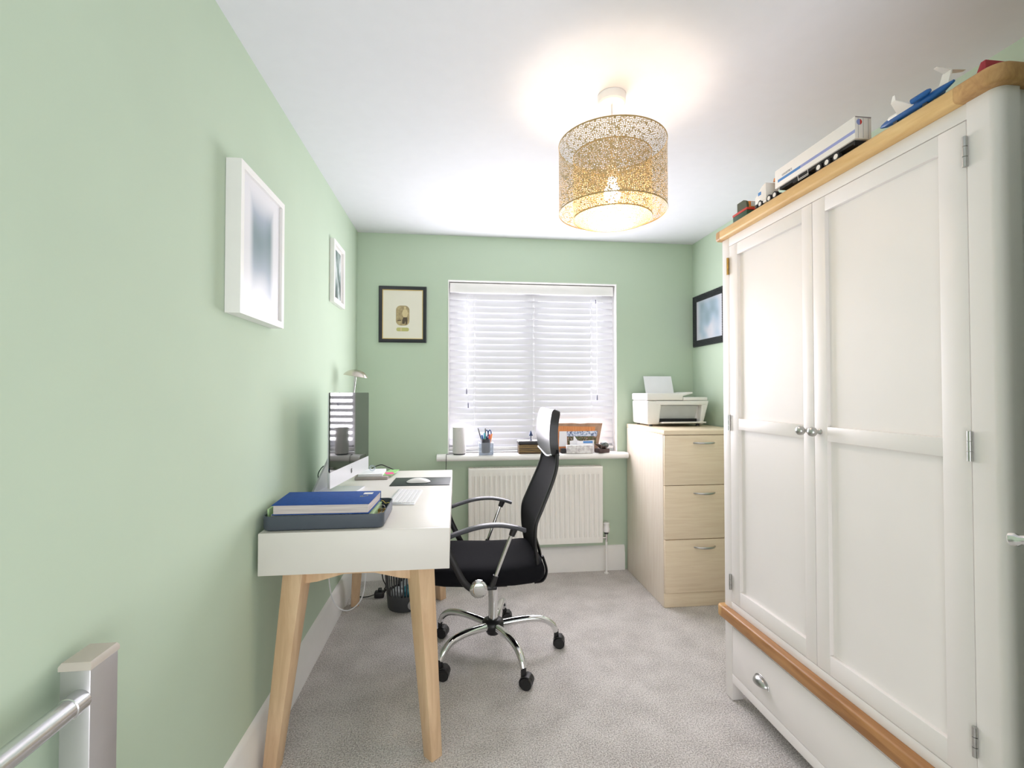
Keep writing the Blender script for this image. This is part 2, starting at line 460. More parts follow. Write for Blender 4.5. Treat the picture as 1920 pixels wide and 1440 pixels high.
def letters(body, size, mat_, loc, mtx, parent=None, name='lettering', depth=0.0003):
    cu = bpy.data.curves.new('tmp_text', 'FONT'); cu.body = body; cu.size = size; cu.extrude = depth
    cu.align_x = 'CENTER'; cu.align_y = 'CENTER'
    tmp = bpy.data.objects.new('tmp_text', cu); COL.objects.link(tmp)
    dg = bpy.context.evaluated_depsgraph_get()
    me = bpy.data.meshes.new_from_object(tmp.evaluated_get(dg))
    bpy.data.objects.remove(tmp)
    me.transform(mtx.to_4x4()); me.transform(Matrix.Translation(Vector(loc) - ORG[parent.name]))
    me.materials.clear(); me.materials.append(mat_)
    o = bpy.data.objects.new(name, me); COL.objects.link(o); o.parent = parent; ORG[o.name] = ORG[parent.name]
    return o
def bez(p0, p1, p2, p3, n=10):
    out = []
    for i in range(n + 1):
        t = i / n; a = (1 - t) ** 3; b = 3 * t * (1 - t) ** 2; c = 3 * t * t * (1 - t); d = t ** 3
        out.append(tuple(a * x + b * y + c * z + d * w for x, y, z, w in zip(p0, p1, p2, p3)))
    return out
def spline(pts, n=8):          # Catmull-Rom through the points
    P = [Vector(p) for p in pts]; P = [P[0] * 2 - P[1]] + P + [P[-1] * 2 - P[-2]]; out = []
    for i in range(1, len(P) - 2):
        for k in range(n):
            t = k / n
            out.append(0.5 * ((2 * P[i]) + (P[i + 1] - P[i - 1]) * t + (2 * P[i - 1] - 5 * P[i] + 4 * P[i + 1] - P[i + 2]) * t * t + (3 * P[i] - P[i - 1] - 3 * P[i + 1] + P[i + 2]) * t ** 3))
    out.append(P[-2]); return out
def rrect(a, b, r, n=5):       # rounded rectangle outline, half sizes a, b
    out = []
    for cx, cy, s0 in ((a - r, b - r, 0), (-a + r, b - r, 90), (-a + r, -b + r, 180), (a - r, -b + r, 270)):
        for i in range(n + 1):
            t = R(s0 + 90 * i / n); out.append((cx + r * math.cos(t), cy + r * math.sin(t)))
    return out

# ------------------------------------------------------------------ the room
XL, XR, YB, YF, H = -0.681, 1.762, 3.412, -1.15, 2.40
WX0, WX1, WZ0, WZ1 = -0.058, 1.172, 0.857, 2.085
struct('floor', MB().box(XL - .1, XR + .1, YF - .1, YB + .25, -0.08, 0.0), M['carpet'])
struct('ceiling', MB().box(XL - .1, XR + .1, YF - .1, YB + .25, H, H + .1), M['ceil'])
struct('wall_left', MB().box(XL - .1, XL, YF - .1, YB + .25, 0, H), M['wall'])
struct('wall_right', MB().box(XR, XR + .1, YF - .1, YB + .25, 0, H), M['wall'])
struct('wall_front', MB().box(XL, XR, YF - .1, YF, 0, H).box(1.045, XR, -.12, -.035, 0, H), M['wall'])
b = MB()
YO = YB + .2
b.box(XL, WX0, YB, YO, 0, H); b.box(WX1, XR, YB, YO, 0, H); b.box(WX0, WX1, YB, YO, 0, WZ0 - .045); b.box(WX0, WX1, YB, YO, WZ1, H)
struct('wall_back', b, M['wall'])
b = MB()   # white painted reveal lining the window recess
T = 0.006
b.box(WX0, WX0 + T, YB - .003, YB + .115, WZ0, WZ1); b.box(WX1 - T, WX1, YB - .003, YB + .115, WZ0, WZ1); b.box(WX0 + T, WX1 - T, YB - .003, YB + .115, WZ1 - T, WZ1)
struct('trim_1', b, M['gloss_white'])
b = MB()   # window board with a rounded nose
pr = [(YB + .115, .857), (YB + .115, .815)] + [(3.316 + .021 - .021 * math.cos(R(a)), .836 - .021 * math.sin(R(a))) for a in range(90, -91, -15)]
b.prism([(y, z) for y, z in pr], 'x', WX0 + .002, WX1 - .002)
b2 = [(YB - .001, .857), (YB - .001, .815)] + pr[2:]
b.prism(b2, 'x', -.132, WX0 + .002); b.prism(b2, 'x', WX1 - .002, 1.226)
struct('trim_2', b, M['gloss_white'])
def skirting(name, p0, p1, nx, ny):
    prof = [(0, 0), (.018, 0), (.018, .125), (.014, .133), (.014, .158), (.009, .172), (0, .178)]
    bb = MB(); rings = []
    for p in (p0, p1): rings.append([(p[0] + nx * d, p[1] + ny * d, z) for d, z in prof])
    bb.loft(rings); struct(name, bb, M['gloss_white'])
skirting('baseboard_left', (XL, YF), (XL, YB), 1, 0)
skirting('baseboard_back', (XL + .018, YB), (1.222, YB), 0, -1)
skirting('baseboard_right', (XR, 2.02), (XR, 2.74), -1, 0)

# window: plastic frame with a mullion and two panes
b = MB()
y0, y1 = YB + .115, YB + .175
for x0, x1, z0, z1 in ((WX0, WX0 + .07, WZ0, WZ1), (WX1 - .07, WX1, WZ0, WZ1), (WX0 + .07, WX1 - .07, WZ0, WZ0 + .075), (WX0 + .07, WX1 - .07, WZ1 - .07, WZ1), (.505, .605, WZ0 + .075, WZ1 - .07)):
    b.box(x0, x1, y0, y1, z0, z1, .006)
w1 = struct('window_1', b, M['upvc'])
for x0, x1 in ((WX0 + .07, .505), (.605, WX1 - .07)):
    part(w1, 'pane', MB().box(x0, x1, y0 + .025, y0 + .031, WZ0 + .075, WZ1 - .07), M['glass'])

# open room door just outside the picture; only its lever handle reaches into view
d1 = struct('door_1', MB().box(1.03, 1.07, -.03, .748, .01, 2.0, .002), M['gloss_white'])
b = MB()
b.cyl((1.029, .70, 1.036), (1.020, .70, 1.036), .026); b.cyl((1.022, .70, 1.036), (.968, .70, 1.036), .009)
b.sweep(spline([(.966, .59, 1.034), (.966, .65, 1.038), (.966, .70, 1.037), (.962, .722, 1.034), (.958, .7385, 1.031)], 5), [(.006, .008)] * 16 + [(.007, .011)] * 4 + [(.003, .007)], n=12, up=(0, 0, 1))
part(d1, 'door_handle', b, M['chrome'], 'chrome lever handle')

# ------------------------------------------------------------------ venetian blind
bl = thing('venetian_blind', 'white slatted venetian blind closed over the window', 'blind', (.56, YB + .06, WZ0))
BX0, BX1 = WX0 + .010, WX1 - .014
b = MB(); b.box(BX0 + .002, BX1 - .002, YB + .028, YB + .042, 2.004, 2.072, .003)
part(bl, 'valance', b, M['valance'])
part(bl, 'headrail', MB().box(BX0 + .004, BX1 - .004, YB + .045, YB + .095, 2.03, 2.076, .002), M['upvc'])
b = MB(); pitch = .0455; zs = []
z = 1.982
while z > .915: zs.append(z); z -= pitch
yc = YB + .062
for k, z in enumerate(zs):
    tl = R(69 + random.uniform(-2.5, 2.5)); hw = .0255; sag = random.uniform(-.0008, .0008)
    sec = []
    for t in (-1, -.5, 0, .5, 1):
        cu = .0022 * (1 - t * t)
        sec.append((yc - t * hw * math.cos(tl) - cu * math.sin(tl), z - t * hw * math.sin(tl) + cu * math.cos(tl) * .3))
    low = [(y + .0022 * math.sin(tl), zz - .0012 * math.cos(tl)) for y, zz in reversed(sec)]
    ring = sec + low
    b.loft([[(x, y, zz + sag * math.sin(PI * (x - BX0) / (BX1 - BX0))) for y, zz in ring] for x in (BX0, .25, .56, .85, BX1)])
part(bl, 'slats', b, M['slat'])
part(bl, 'bottom_rail', MB().box(BX0, BX1, yc - .024, yc + .024, .877, .895, .004), M['valance'])
b = MB()
for x in (.13, .56, .99):
    for dx in (-.004, .004): b.cyl((x + dx, yc - .028, 1.99), (x + dx, yc - .028, .89), .0009, n=6)
part(bl, 'ladder_cords', b, M['cord'])
for x, z in ((.074, 1.303), (.086, 1.204), (1.031, 1.258)):
    c = part(bl, 'pull_cord', MB().cyl((x, yc - .035, 2.0), (x, yc - .035, z), .0011, n=6), M['cord'])
    part(c, 'tassel', MB().lathe([(.002, z + .012), (.004, z + .008), (.0062, z - .024), (.005, z - .027)], (x, yc - .035, 0), 12), M['tassel'])
c = part(bl, 'tilt_hook', MB().lathe([(.003, 1.972), (.0045, 1.968), (.0045, 1.946), (.003, 1.944)], (1.021, yc - .036, 0), 10), M['tassel'])

# ------------------------------------------------------------------ radiator
rd = thing('radiator', 'white panel radiator fixed under the window board', 'radiator', (.56, 3.35, .22))
RX0, RX1, RZ0, RZ1, RY = .089, 1.031, .224, .760, 3.312
b = MB(); zz = [RZ0, RZ0 + .004, RZ0 + .045, RZ0 + .058, RZ1 - .062, RZ1 - .048, RZ1 - .004, RZ1]
nf = 26; xs = [RX0, RX0 + .012]
p = (RX1 - RX0 - .03) / nf
for i in range(nf):
    x = RX0 + .015 + i * p; xs += [x + p * .06, x + p * .18, x + p * .60, x + p * .72, x + p * .95]
xs += [RX1 - .012, RX1]
def rad_y(x, k):
    if k in (0, 7): return .012
    if k in (1, 2, 5, 6): return 0.0
    q = (x - RX0 - .015) / p; f = q - math.floor(q)
    return .0075 if (0 <= q < nf and (.15 < f < .62)) else 0.0
b.sheet([[(x, RY + rad_y(x, k), z) for x in xs] for k, z in enumerate(zz)])
part(rd, 'panel', b, M['radiator'])
b = MB(); b.box(RX0 + .002, RX1 - .002, RY + .056, RY + .068, RZ0, RZ1 - .004, .003); b.box(RX0 + .002, RX1 - .002, RY + .02, RY + .05, RZ0 + .02, RZ0 + .05)
part(rd, 'rear_panel', b, M['radiator'])
b = MB()
for i in range(78):
    x = RX0 + .012 + i * (RX1 - RX0 - .024) / 77
    b.box(x - .003, x + .003, RY + .012, RY + .066, RZ1 - .003, RZ1 + .004)
b.box(RX0, RX1, RY + .006, RY + .013, RZ1 - .004, RZ1 + .006, .001); b.box(RX0, RX1, RY + .061, RY + .067, RZ1 - .004, RZ1 + .006, .001)
part(rd, 'top_grille', b, M['radiator'])
for x in (RX0 - .005, RX1 - .001): part(rd, 'side_cover', MB().box(x, x + .006, RY + .010, RY + .068, RZ0 + .01, RZ1 + .005, .002), M['radiator'])
for x in (RX0 + .2, RX1 - .2): part(rd, 'wall_bracket', MB().box(x - .015, x + .015, RY + .066, 3.4115, RZ1 - .12, RZ1 - .04), M['radiator'])
VX, VY = 1.067, 3.345
v = part(rd, 'valve', MB().cyl((VX, VY, .225), (VX, VY, .292), .0095).cyl((RX1 - .001, VY, .252), (VX, VY, .252), .0075), M['chrome'], 'chrome valve body')
b = MB().lathe([(.004, .294), (.022, .294), (.0250, .300), (.0250, .318), (.0215, .323), (.0205, .343), (.0225, .354), (.018, .360), (.004, .361)], (VX, VY, 0), 20)
part(v, 'valve_head', b, M['white_plastic'])
part(v, 'collar', MB().cyl((VX, VY, .281), (VX, VY, .295), .015), M['dark'])
part(rd, 'pipe', MB().cyl((VX, VY, 0.002), (VX, VY, .226), .0078).lathe([(.0085, .0), (.016, .0), (.016, .006), (.0085, .008)], (VX, VY, 0), 20), M['gloss_white'])

# ------------------------------------------------------------------ pendant lamp
LX, LY = .577, 1.725
lp = thing('pendant_lamp', 'lit pendant lamp with pierced gold drum shade hanging from the ceiling', 'lamp', (LX, LY, 2.05))
part(lp, 'ceiling_rose', MB().lathe([(.002, 2.366), (.046, 2.366), (.051, 2.371), (.0515, 2.3995), (.002, 2.3995)], (LX, LY, 0), 40), M['white_plastic'])
part(lp, 'flex', MB().cyl((LX, LY, 2.367), (LX, LY, 2.135), .0032, n=10), M['white_cable'])
part(lp, 'lamp_holder', MB().lathe([(.004, 2.145), (.014, 2.14), (.019, 2.12), (.019, 2.085), (.015, 2.083)], (LX, LY, 0), 24), M['white_plastic'])
part(lp, 'bulb', MB().lathe([(.004, 2.082), (.014, 2.078), (.018, 2.066), (.027, 2.046), (.030, 2.028), (.027, 2.012), (.018, 2.002), (.004, 1.998)], (LX, LY, 0), 28), M['bulb'], 'glowing bulb')
def drum(r, z0, z1, mm, name):
    n = 72
    bb = MB(); bb.sheet([[(LX + r * math.cos(2 * PI * i / n), LY + r * math.sin(2 * PI * i / n), z) for i in range(n + 1)] for z in (z0 + .003, z1 - .003)])
    o = part(lp, name, bb, mm)
    for z in (z0 + .002, z1 - .002):
        bb = MB(); bb.sweep([(LX + r * math.cos(2 * PI * i / n), LY + r * math.sin(2 * PI * i / n), z) for i in range(n)], (.0016, .0026), n=8, up=(0, 0, 1), loop=True)
        part(o, 'rim', bb, M['shade_rim'])
    return o
drum(.198, 1.957, 2.213, M['shade_outer'], 'outer_shade')
drum(.144, 1.934, 2.170, M['shade_inner'], 'inner_shade')
b = MB()
for a in (20, 140, 260):
    c, s_ = math.cos(R(a)), math.sin(R(a))
    b.cyl((LX + .019 * c, LY + .019 * s_, 2.12), (LX + .143 * c, LY + .143 * s_, 2.166), .0018, n=8); b.cyl((LX + .143 * c, LY + .143 * s_, 2.166), (LX + .197 * c, LY + .197 * s_, 2.208), .0018, n=8)
part(lp, 'carrier', b, M['white_plastic'])

# ------------------------------------------------------------------ pictures
def frame_mb(h, w, bar, depth, axis, out, wall, cy, cz, chamfer=.0):
    # mitred picture frame flat on a wall: axis 'x' -> wall plane x = wall, out = +1/-1 into the room
    bb = MB()
    outer = [(-w / 2, -h / 2), (w / 2, -h / 2), (w / 2, h / 2), (-w / 2, h / 2)]
    inner = [(-w / 2 + bar, -h / 2 + bar), (w / 2 - bar, -h / 2 + bar), (w / 2 - bar, h / 2 - bar), (-w / 2 + bar, h / 2 - bar)]
    def P(p, d):
        u, v = p
        return (wall + out * d, cy + u, cz + v) if axis == 'x' else (cy + u, wall + out * d, cz + v)
    vs = []; o2 = [(x * (1 - 2 * chamfer / w), z * (1 - 2 * chamfer / h)) for x, z in outer]
    lo, hi, ii, il = [P(p, .001) for p in outer], [P(p, depth) for p in o2], [P(p, depth - chamfer) for p in inner], [P(p, .001) for p in inner]
    bb.loft([lo, [P(p, depth - chamfer) for p in outer], hi, ii, il], closed_ends=False, loop=True)
    return bb
# large white box frame on the side wall
cy, cz = 1.682, 1.755
f = thing('picture_frame', 'large deep white picture frame with soft blue-grey image on the wall before the desk', 'picture', (XL, cy, cz))
part(f, 'frame', frame_mb(.462, .362, .022, .045, 'x', 1, XL, cy, cz), M['white_frame'])
part(f, 'picture', MB().box(XL + .033, XL + .036, cy - .16, cy + .16, cz - .21, cz + .21), M['picture_big'])
part(f, 'backing', MB().box(XL + .001, XL + .006, cy - .165, cy + .165, cz - .215, cz + .215), M['mount'])
# small white frame further along
cy, cz = 2.808, 1.953
f = thing('picture_frame', 'small white frame holding a dark monochrome picture near the window corner', 'picture', (XL, cy, cz))
part(f, 'frame', frame_mb(.345, .254, .024, .024, 'x', 1, XL, cy, cz), M['white_frame'])
part(f, 'mount', MB().box(XL + .006, XL + .010, cy - .11, cy + .11, cz - .155, cz + .155), M['mount'])
part(f, 'picture', MB().box(XL + .0102, XL + .012, cy - .085, cy + .075, cz - .132, cz + .132), M['mono'])
# black frame with an old portrait on the window wall
cx, cz = -.371, 1.832
f = thing('picture_frame', 'black frame with ivory mount and small sepia portrait on the window wall', 'picture', (cx, YB, cz))
part(f, 'frame', frame_mb(.392, .326, .024, .020, 'y', -1, YB, cx, cz, .005), M['black_frame'])
part(f, 'slip', frame_mb(.346, .280, .006, .013, 'y', -1, YB, cx, cz), M['gold'])
part(f, 'mount', MB().box(cx - .136, cx + .136, YB - .010, YB - .006, cz - .169, cz + .169), M['cream_mount'])
def oval(dx, dz, a, b_, r, y): return [(cx + dx + u, y, cz + dz + v) for u, v in rrect(a, b_, r)]
b = MB(); yy = YB - .0106
b.flat(oval(.0, -.008, .046, .070, .032, yy)); b.mi = 1
b.flat(oval(.0, -.105, .043, .013, .012, yy)); b.mi = 2
b.flat([(cx + u, yy - .0003, cz + v) for u, v in ((.000, -.010), (-.005, .010), (.002, .030), (.012, .036), (.022, .036), (.031, .028), (.036, .008), (.031, -.012), (.026, -.020), (.006, -.020))])
b.flat([(cx + .016 + .0075 * math.cos(t), yy - .0003, cz + .046 + .009 * math.sin(t)) for t in [2 * PI * i / 14 for i in range(14)]]); b.mi = 3
b.flat([(cx + u, yy - .0003, cz + v) for u, v in ((.004, -.020), (.029, -.020), (.033, -.040), (.030, -.068), (.021, -.070), (.018, -.046), (.012, -.066), (-.004, -.064), (-.003, -.040))])
b.flat([(cx + u, yy - .0002, cz + v) for u, v in ((-.036, -.040), (-.012, -.038), (-.010, -.044), (-.034, -.046))]); b.mi = 2
b.flat([(cx + u, yy - .0003, cz + v) for u, v in ((-.016, -.117), (-.006, -.117), (-.006, -.093), (-.016, -.093))])
part(f, 'portrait_photo', b, [M['sepia'], M['sepia_green'], M['sepia_pale'], M['sepia_dark']], smooth=False)
# black woven frame half hidden by the wardrobe
cy, cz = 3.165, 1.808
f = thing('picture_frame', 'black patterned frame with pale blurred picture partly behind the wardrobe', 'picture', (XR, cy, cz))
part(f, 'frame', frame_mb(.374, .436, .046, .018, 'x', -1, XR, cy, cz, .006), M['black_frame'])
b = MB()
for i in range(26):
    for j in range(3):
        for s_ in (-1, 1):
            y = cy - .205 + i * .0164; z = cz + s_ * (.150 + j * .0125 + (.006 if i % 2 else 0))
            b.ball((XR - .0185, y, z), .0032, 6, 4)
for i in range(18):
    for j in range(2):
        for s_ in (-1, 1): b.ball((XR - .0185, cy + s_ * (.186 + j * .014), cz - .135 + i * .016 + (.008 if j else 0)), .0032, 6, 4)
part(f, 'frame_studs', b, M['dark'])
part(f, 'picture', MB().box(XR - .008, XR - .004, cy - .176, cy + .176, cz - .145, cz + .145), M['picture_side'])

# ------------------------------------------------------------------ desk
DX0, DX1, DY0, DY1, DZ, DB = -.664, -.022, 1.718, 2.998, .81, .667
dk = thing('desk', 'white desk with splayed pale wooden legs against the green wall', 'desk', (-.34, 2.36, 0))
for a, c in ((DY0, DY0 + .018), (DY1 - .018, DY1)): part(dk, 'end_panel', MB().box(DX0, DX1, a, c, DB, DZ, .0015), M['desk_white'])
b = MB(); b.box(DX0, DX1, DY0 + .0182, DY1 - .0182, DZ - .016, DZ, .0008)
part(dk, 'desktop', b, M['desk_white'])
b = MB(); b.box(DX0, DX1 - .018, DY0 + .0182, DY1 - .0182, DB, DZ - .0161, .0015)
part(dk, 'carcass', b, M['desk_white'])
for a, c in ((DY0 + .019, 2.357), (2.359, DY1 - .019)):
    part(dk, 'drawer', MB().box(DX1 - .0175, DX1 - .001, a, c, DB + .001, DZ - .0175, .0015), M['desk_white'])
def desk_leg(tx, ty, fx, fy, rot):
    bb = MB(); rt, rb = .036, .0235
    def sq(cx_, cy_, r, z):
        return [(cx_ + r * 1.4142 * math.cos(R(rot + 45 + 90 * k)), cy_ + r * 1.4142 * math.sin(R(rot + 45 + 90 * k)), z) for k in range(4)]
    bb.hexa(sq(fx, fy, rb, 0), sq(tx, ty, rt, DB - .0005), .003)
    return bb
lx0, lx1, ly0, ly1 = -.553, -.128, 1.782, 2.93
for tx, ty, fx, fy, ro in ((lx1, ly0, -.079, 1.744, 42), (lx0, ly0, -.622, 1.748, -12), (lx1, ly1, -.092, 3.055, 45), (lx0, ly1, -.606, 3.02, 10)):
    part(dk, 'leg', desk_leg(tx, ty, fx, fy, ro), M['leg_wood'])
for y in (ly0, ly1):
    b = MB(); b.prism([(lx0 + .02, DB - .001), (lx1 - .02, DB - .001), (lx1 - .02, DB - .052), (lx1 - .07, DB - .045), (lx1 - .16, DB - .02), (lx0 + .16, DB - .02), (lx0 + .07, DB - .045), (lx0 + .02, DB - .052)], 'y', y - .012, y + .012, .002)
    part(dk, 'under_rail', b, M['leg_wood'])

# letter tray with a notebook, folders and keys
TX0, TX1, TY0, TY1 = -.662, -.252, 1.735, 1.995
tr = None
b = MB()
def tray_ring(off, z): return [((TX0 + TX1) / 2 + u, (TY0 + TY1) / 2 + v, z) for u, v in rrect((TX1 - TX0) / 2 - off, (TY1 - TY0) / 2 - off, max(.028 - off, .008), 6)]
b.loft([tray_ring(.012, DZ + .0005), tray_ring(.004, DZ + .004), tray_ring(0, DZ + .012), tray_ring(0, DZ + .052), tray_ring(.0035, DZ + .052), tray_ring(.005, DZ + .012), tray_ring(.014, DZ + .006)])
solo('letter_tray', 'slate grey letter tray at the near end of the desk', 'tray', b, M['tray'], (-.457, 1.865, DZ))
def slab(x0, x1, y0, y1, z0, z1, rot=0.0, c=None, bevel=0.0):
    bb = MB(); bb.box(x0, x1, y0, y1, z0, z1, bevel)
    c = c or ((x0 + x1) / 2, (y0 + y1) / 2, 0)
    bmesh.ops.rotate(bb.bm, verts=bb.bm.verts, cent=c, matrix=Matrix.Rotation(R(rot), 3, 'Z'))
    return bb
fb = slab(-.648, -.294, 1.758, 1.976, DZ + .0065, DZ + .042, 0, None, .001); fb.box(-.6545, -.6485, 1.772, 1.955, DZ + .0070, DZ + .070, .0008)
solo('paper_folder', 'pale green card folder lying in the grey tray under the notebook', 'folder', fb, M['green_card'], (-.46, 1.86, DZ))
solo('paper_sheet', 'white papers between the blue notebook and the green folder', 'paper', slab(-.635, -.36, 1.755, 1.96, DZ + .0425, DZ + .0525, -1.5), M['paper'], (-.46, 1.86, DZ + .04))
NZ0, NZ1 = DZ + .053, DZ + .0885
nb = thing('notebook', 'thick blue hardback notebook lying on top of the grey letter tray', 'notebook', (-.475, 1.84, NZ0))
def nbq(inset, z0, z1):
    A, B, C_, D_ = (-.632, 1.748), (-.303, 1.738), (-.294, 1.955), (-.645, 1.968)
    cx_, cy_ = -.468, 1.852
    q = [(cx_ + (x - cx_) * (1 - inset / .16), cy_ + (y - cy_) * (1 - inset / .11)) for x, y in (A, B, C_, D_)]
    return MB().hexa([(x, y, z0) for x, y in q], [(x, y, z1) for x, y in q], .0008)
b = nbq(0, NZ0, NZ0 + .0025); b2 = nbq(0, NZ1 - .0025, NZ1)
part(nb, 'cover', b2, M['navy']); part(nb, 'back_cover', b, M['navy']); part(nb, 'page_block', nbq(.004, NZ0 + .0026, NZ1 - .0026), M['pages'], smooth=False)
b = MB(); b.hexa([(-.297, 1.955, NZ0 + .0026), (-.2945, 1.955, NZ0 + .0026), (-.2945, 1.952, NZ0 + .0026), (-.297, 1.952, NZ0 + .0026)], [(-.297, 1.955, NZ1 - .0026), (-.2945, 1.955, NZ1 - .0026), (-.2945, 1.952, NZ1 - .0026), (-.297, 1.952, NZ1 - .0026)])
part(nb, 'spine_end', b, M['navy'])
b = MB(); b.box(-.352, -.318, 1.895, 1.925, NZ1, NZ1 + .0006)
part(nb, 'sticker', b, M['mount'], 'pale sticker')
b = MB(); b.sweep(spline([(-.348, 1.868, NZ1 + .0006), (-.356, 1.858, NZ1 + .0006), (-.350, 1.850, NZ1 + .0006), (-.338, 1.862, NZ1 + .0006), (-.330, 1.872, NZ1 + .0006), (-.334, 1.878, NZ1 + .0006)], 6), (.0009, .0004), n=6, up=(0, 0, 1))
part(nb, 'cover_print', b, M['sepia_green'])
kb_ = thing('key_bunch', 'bunch of keys on a yellow cord at the edge of the grey tray', 'keys', (-.27, 1.86, DZ + .04))
b = MB(); b.sweep(spline([(-.296, 1.972, DZ + .047), (-.285, 1.95, DZ + .049), (-.272, 1.92, DZ + .047), (-.262, 1.895, DZ + .054), (-.254, 1.888, DZ + .056)], 6), .0013, n=6)
part(kb_, 'cord', b, M['yellow'])
b = MB(); b.sweep([(-.2745 + .010 * math.cos(t), 1.855 + .004 * math.sin(t), DZ + .044 + .010 * math.sin(t)) for t in [2 * PI * i / 18 for i in range(18)]], .0013, n=6, loop=True)
part(kb_, 'key_ring', b, M['steel'])
for dx, mm in ((-.008, M['brass']), (-.001, M['steel']), (.006, M['brass'])):
    b = MB(); b.cyl((-.2745 + dx, 1.853, DZ + .036), (-.2745 + dx, 1.849, DZ + .0362), .0085, n=14); b.box(-.2745 + dx - .003, -.2745 + dx + .003, 1.80, 1.850, DZ + .030, DZ + .036, .0005)
    part(kb_, 'key', b, mm)

# computer
a0, a1 = Vector((-.533, 2.125, 0)), Vector((-.470, 2.672, 0))
d = (a1 - a0).normalized(); nrm = Vector((d.y, -d.x, 0))     # towards the chair
pc = thing('desktop_computer', 'all-in-one silver computer with black glossy screen on the desk', 'computer', (-.505, 2.40, DZ))
CZ0, CZ1 = .876, 1.287
W_ = (a1 - a0).length
def pcp(u, out, z): p = a0 + d * u + nrm * out; return (p.x, p.y, z)
def pc_panel(z0, z1, o0, o1, r):
    bb = MB(); h = (z1 - z0) / 2; pr_ = rrect(W_ / 2, h, r)
    bb.loft([[pcp(W_ / 2 + u, o, (z0 + z1) / 2 + v) for u, v in pr_] for o in (o0, o1)])
    return bb
part(pc, 'display', pc_panel(CZ0 + .070, CZ1, -.006, 0, .006), M['screen'], 'black glossy screen')
b = pc_panel(CZ0, CZ0 + .0695, -.006, .0002, .005)
ch = part(pc, 'chin', b, M['alu_shell'])
bb = MB(); pr_ = rrect(W_ / 2, (CZ1 - CZ0) / 2, .006)
rings = []
for o, sc in ((-.0062, .999), (-.010, .998), (-.018, .93), (-.030, .78), (-.042, .5), (-.046, .2)):
    rings.append([pcp(W_ / 2 + u * sc, o, (CZ0 + CZ1) / 2 + v * sc) for u, v in pr_])
bb.loft(rings); part(pc, 'rear_shell', bb, M['alu_shell'])
b = MB(); zc = CZ0 + .036; uc = W_ / 2       # fruit-shaped mark with a bite and a leaf
pts = [(0, .0085), (.004, .0105), (.0085, .0095), (.0105, .0065), (.0075, .003), (.0075, -.001), (.011, -.004), (.008, -.0105), (.004, -.0135), (0, -.0122), (-.004, -.0135), (-.008, -.0105), (-.0110, -.003), (-.0105, .0055), (-.0075, .0098), (-.004, .0105)]
b.flat([pcp(uc + u, .0006, zc + v) for u, v in pts]); b.flat([pcp(uc + u, .0006, zc + v) for u, v in ((.000, .0125), (.001, .0165), (.0045, .0185), (.004, .0145))])
part(ch, 'logo', b, M['logo'], smooth=False)
b = MB(); uu = .098
b.loft([[pcp(W_ / 2 + s_ * uu, o, z) for s_, o, z in ((-1, o0, z0_), (1, o0, z0_), (1, o0 + t_, z0_ + .0), (-1, o0 + t_, z0_ + .0))] for o0, t_, z0_ in ((-.158, .009, DZ + .001), (-.150, .009, DZ + .02), (-.052, .009, 1.04), (-.046, .012, 1.06))])
b.loft([[pcp(W_ / 2 + s_ * uu, o, z) for s_, z in ((-1, DZ + .0005), (1, DZ + .0005), (1, DZ + .008), (-1, DZ + .008))] for o in (-.158, -.06, .035)])
part(pc, 'stand', b, M['alu_shell'])
b = MB(); b.sweep(spline([(-.640, 2.43, .93), (-.655, 2.44, .915), (-.667, 2.44, .89), (-.667, 2.45, .86), (-.662, 2.47, .816)], 6), .0025, n=8)
solo('computer_cable', 'grey power cable dropping behind the silver computer', 'cable', b, M['green_dk'], (-.66, 2.44, .81))

# keyboard, mouse, mat
ang = 6.0
kbx = thing('keyboard', 'slim white keyboard lying across the desk in front of the screen', 'keyboard', (-.225, 2.245, DZ))
def rotz(bb, c, a): bmesh.ops.rotate(bb.bm, verts=bb.bm.verts, cent=c, matrix=Matrix.Rotation(R(a), 3, 'Z')); return bb
kc = (-.225, 2.225, DZ)
b = MB().hexa([(-.285, 2.085, DZ + .0005), (-.168, 2.085, DZ + .0005), (-.168, 2.375, DZ + .0005), (-.285, 2.375, DZ + .0005)], [(-.285, 2.085, DZ + .011), (-.168, 2.085, DZ + .005), (-.168, 2.375, DZ + .005), (-.285, 2.375, DZ + .011)], .001)
part(kbx, 'base', rotz(b, kc, -3), M['alu_shell'])
b = MB()
for i in range(6):
    for j in range(14):
        x = -.276 + i * .0182; y = 2.093 + j * .0198; z = DZ + .0105 - (x + .285) / .117 * .006
        b.box(x, x + .0155, y, y + .0170, z, z + .0028, .0008, 1)
part(kbx, 'keys', rotz(b, kc, -3), M['keys'])
b = slab(-.335, -.030, 2.505, 2.735, DZ + .0005, DZ + .003, -1.5, None, .0008)
solo('mouse_mat', 'dark rectangular mouse mat at the far end of the desk', 'mouse mat', b, M['mat_black'], (-.18, 2.62, DZ))
ms = thing('computer_mouse', 'low white mouse resting on the dark mat', 'mouse', (-.197, 2.585, DZ + .003))
b = MB(); rings = []
for i in range(13):
    t = -1 + 2 * i / 12; hh = .0215 * (1 - abs(t) ** 2.4) + .003; wy = .031 * (1 - abs(t) ** 6) ** .5 + .003
    rings.append([(-.197 + t * .062, 2.585 + wy * math.cos(a), DZ + .0065 + max(-.0015, hh * math.sin(a) * .8)) for a in [2 * PI * k / 16 for k in range(16)]])
b.loft(rings); part(ms, 'shell', b, M['white_plastic'])
b = MB(); b.loft([[(-.197 + u, 2.585 + v, z) for u, v in rrect(.056, .028, .02)] for z in (DZ + .0032, DZ + .006)]); part(ms, 'base', b, M['steel'])

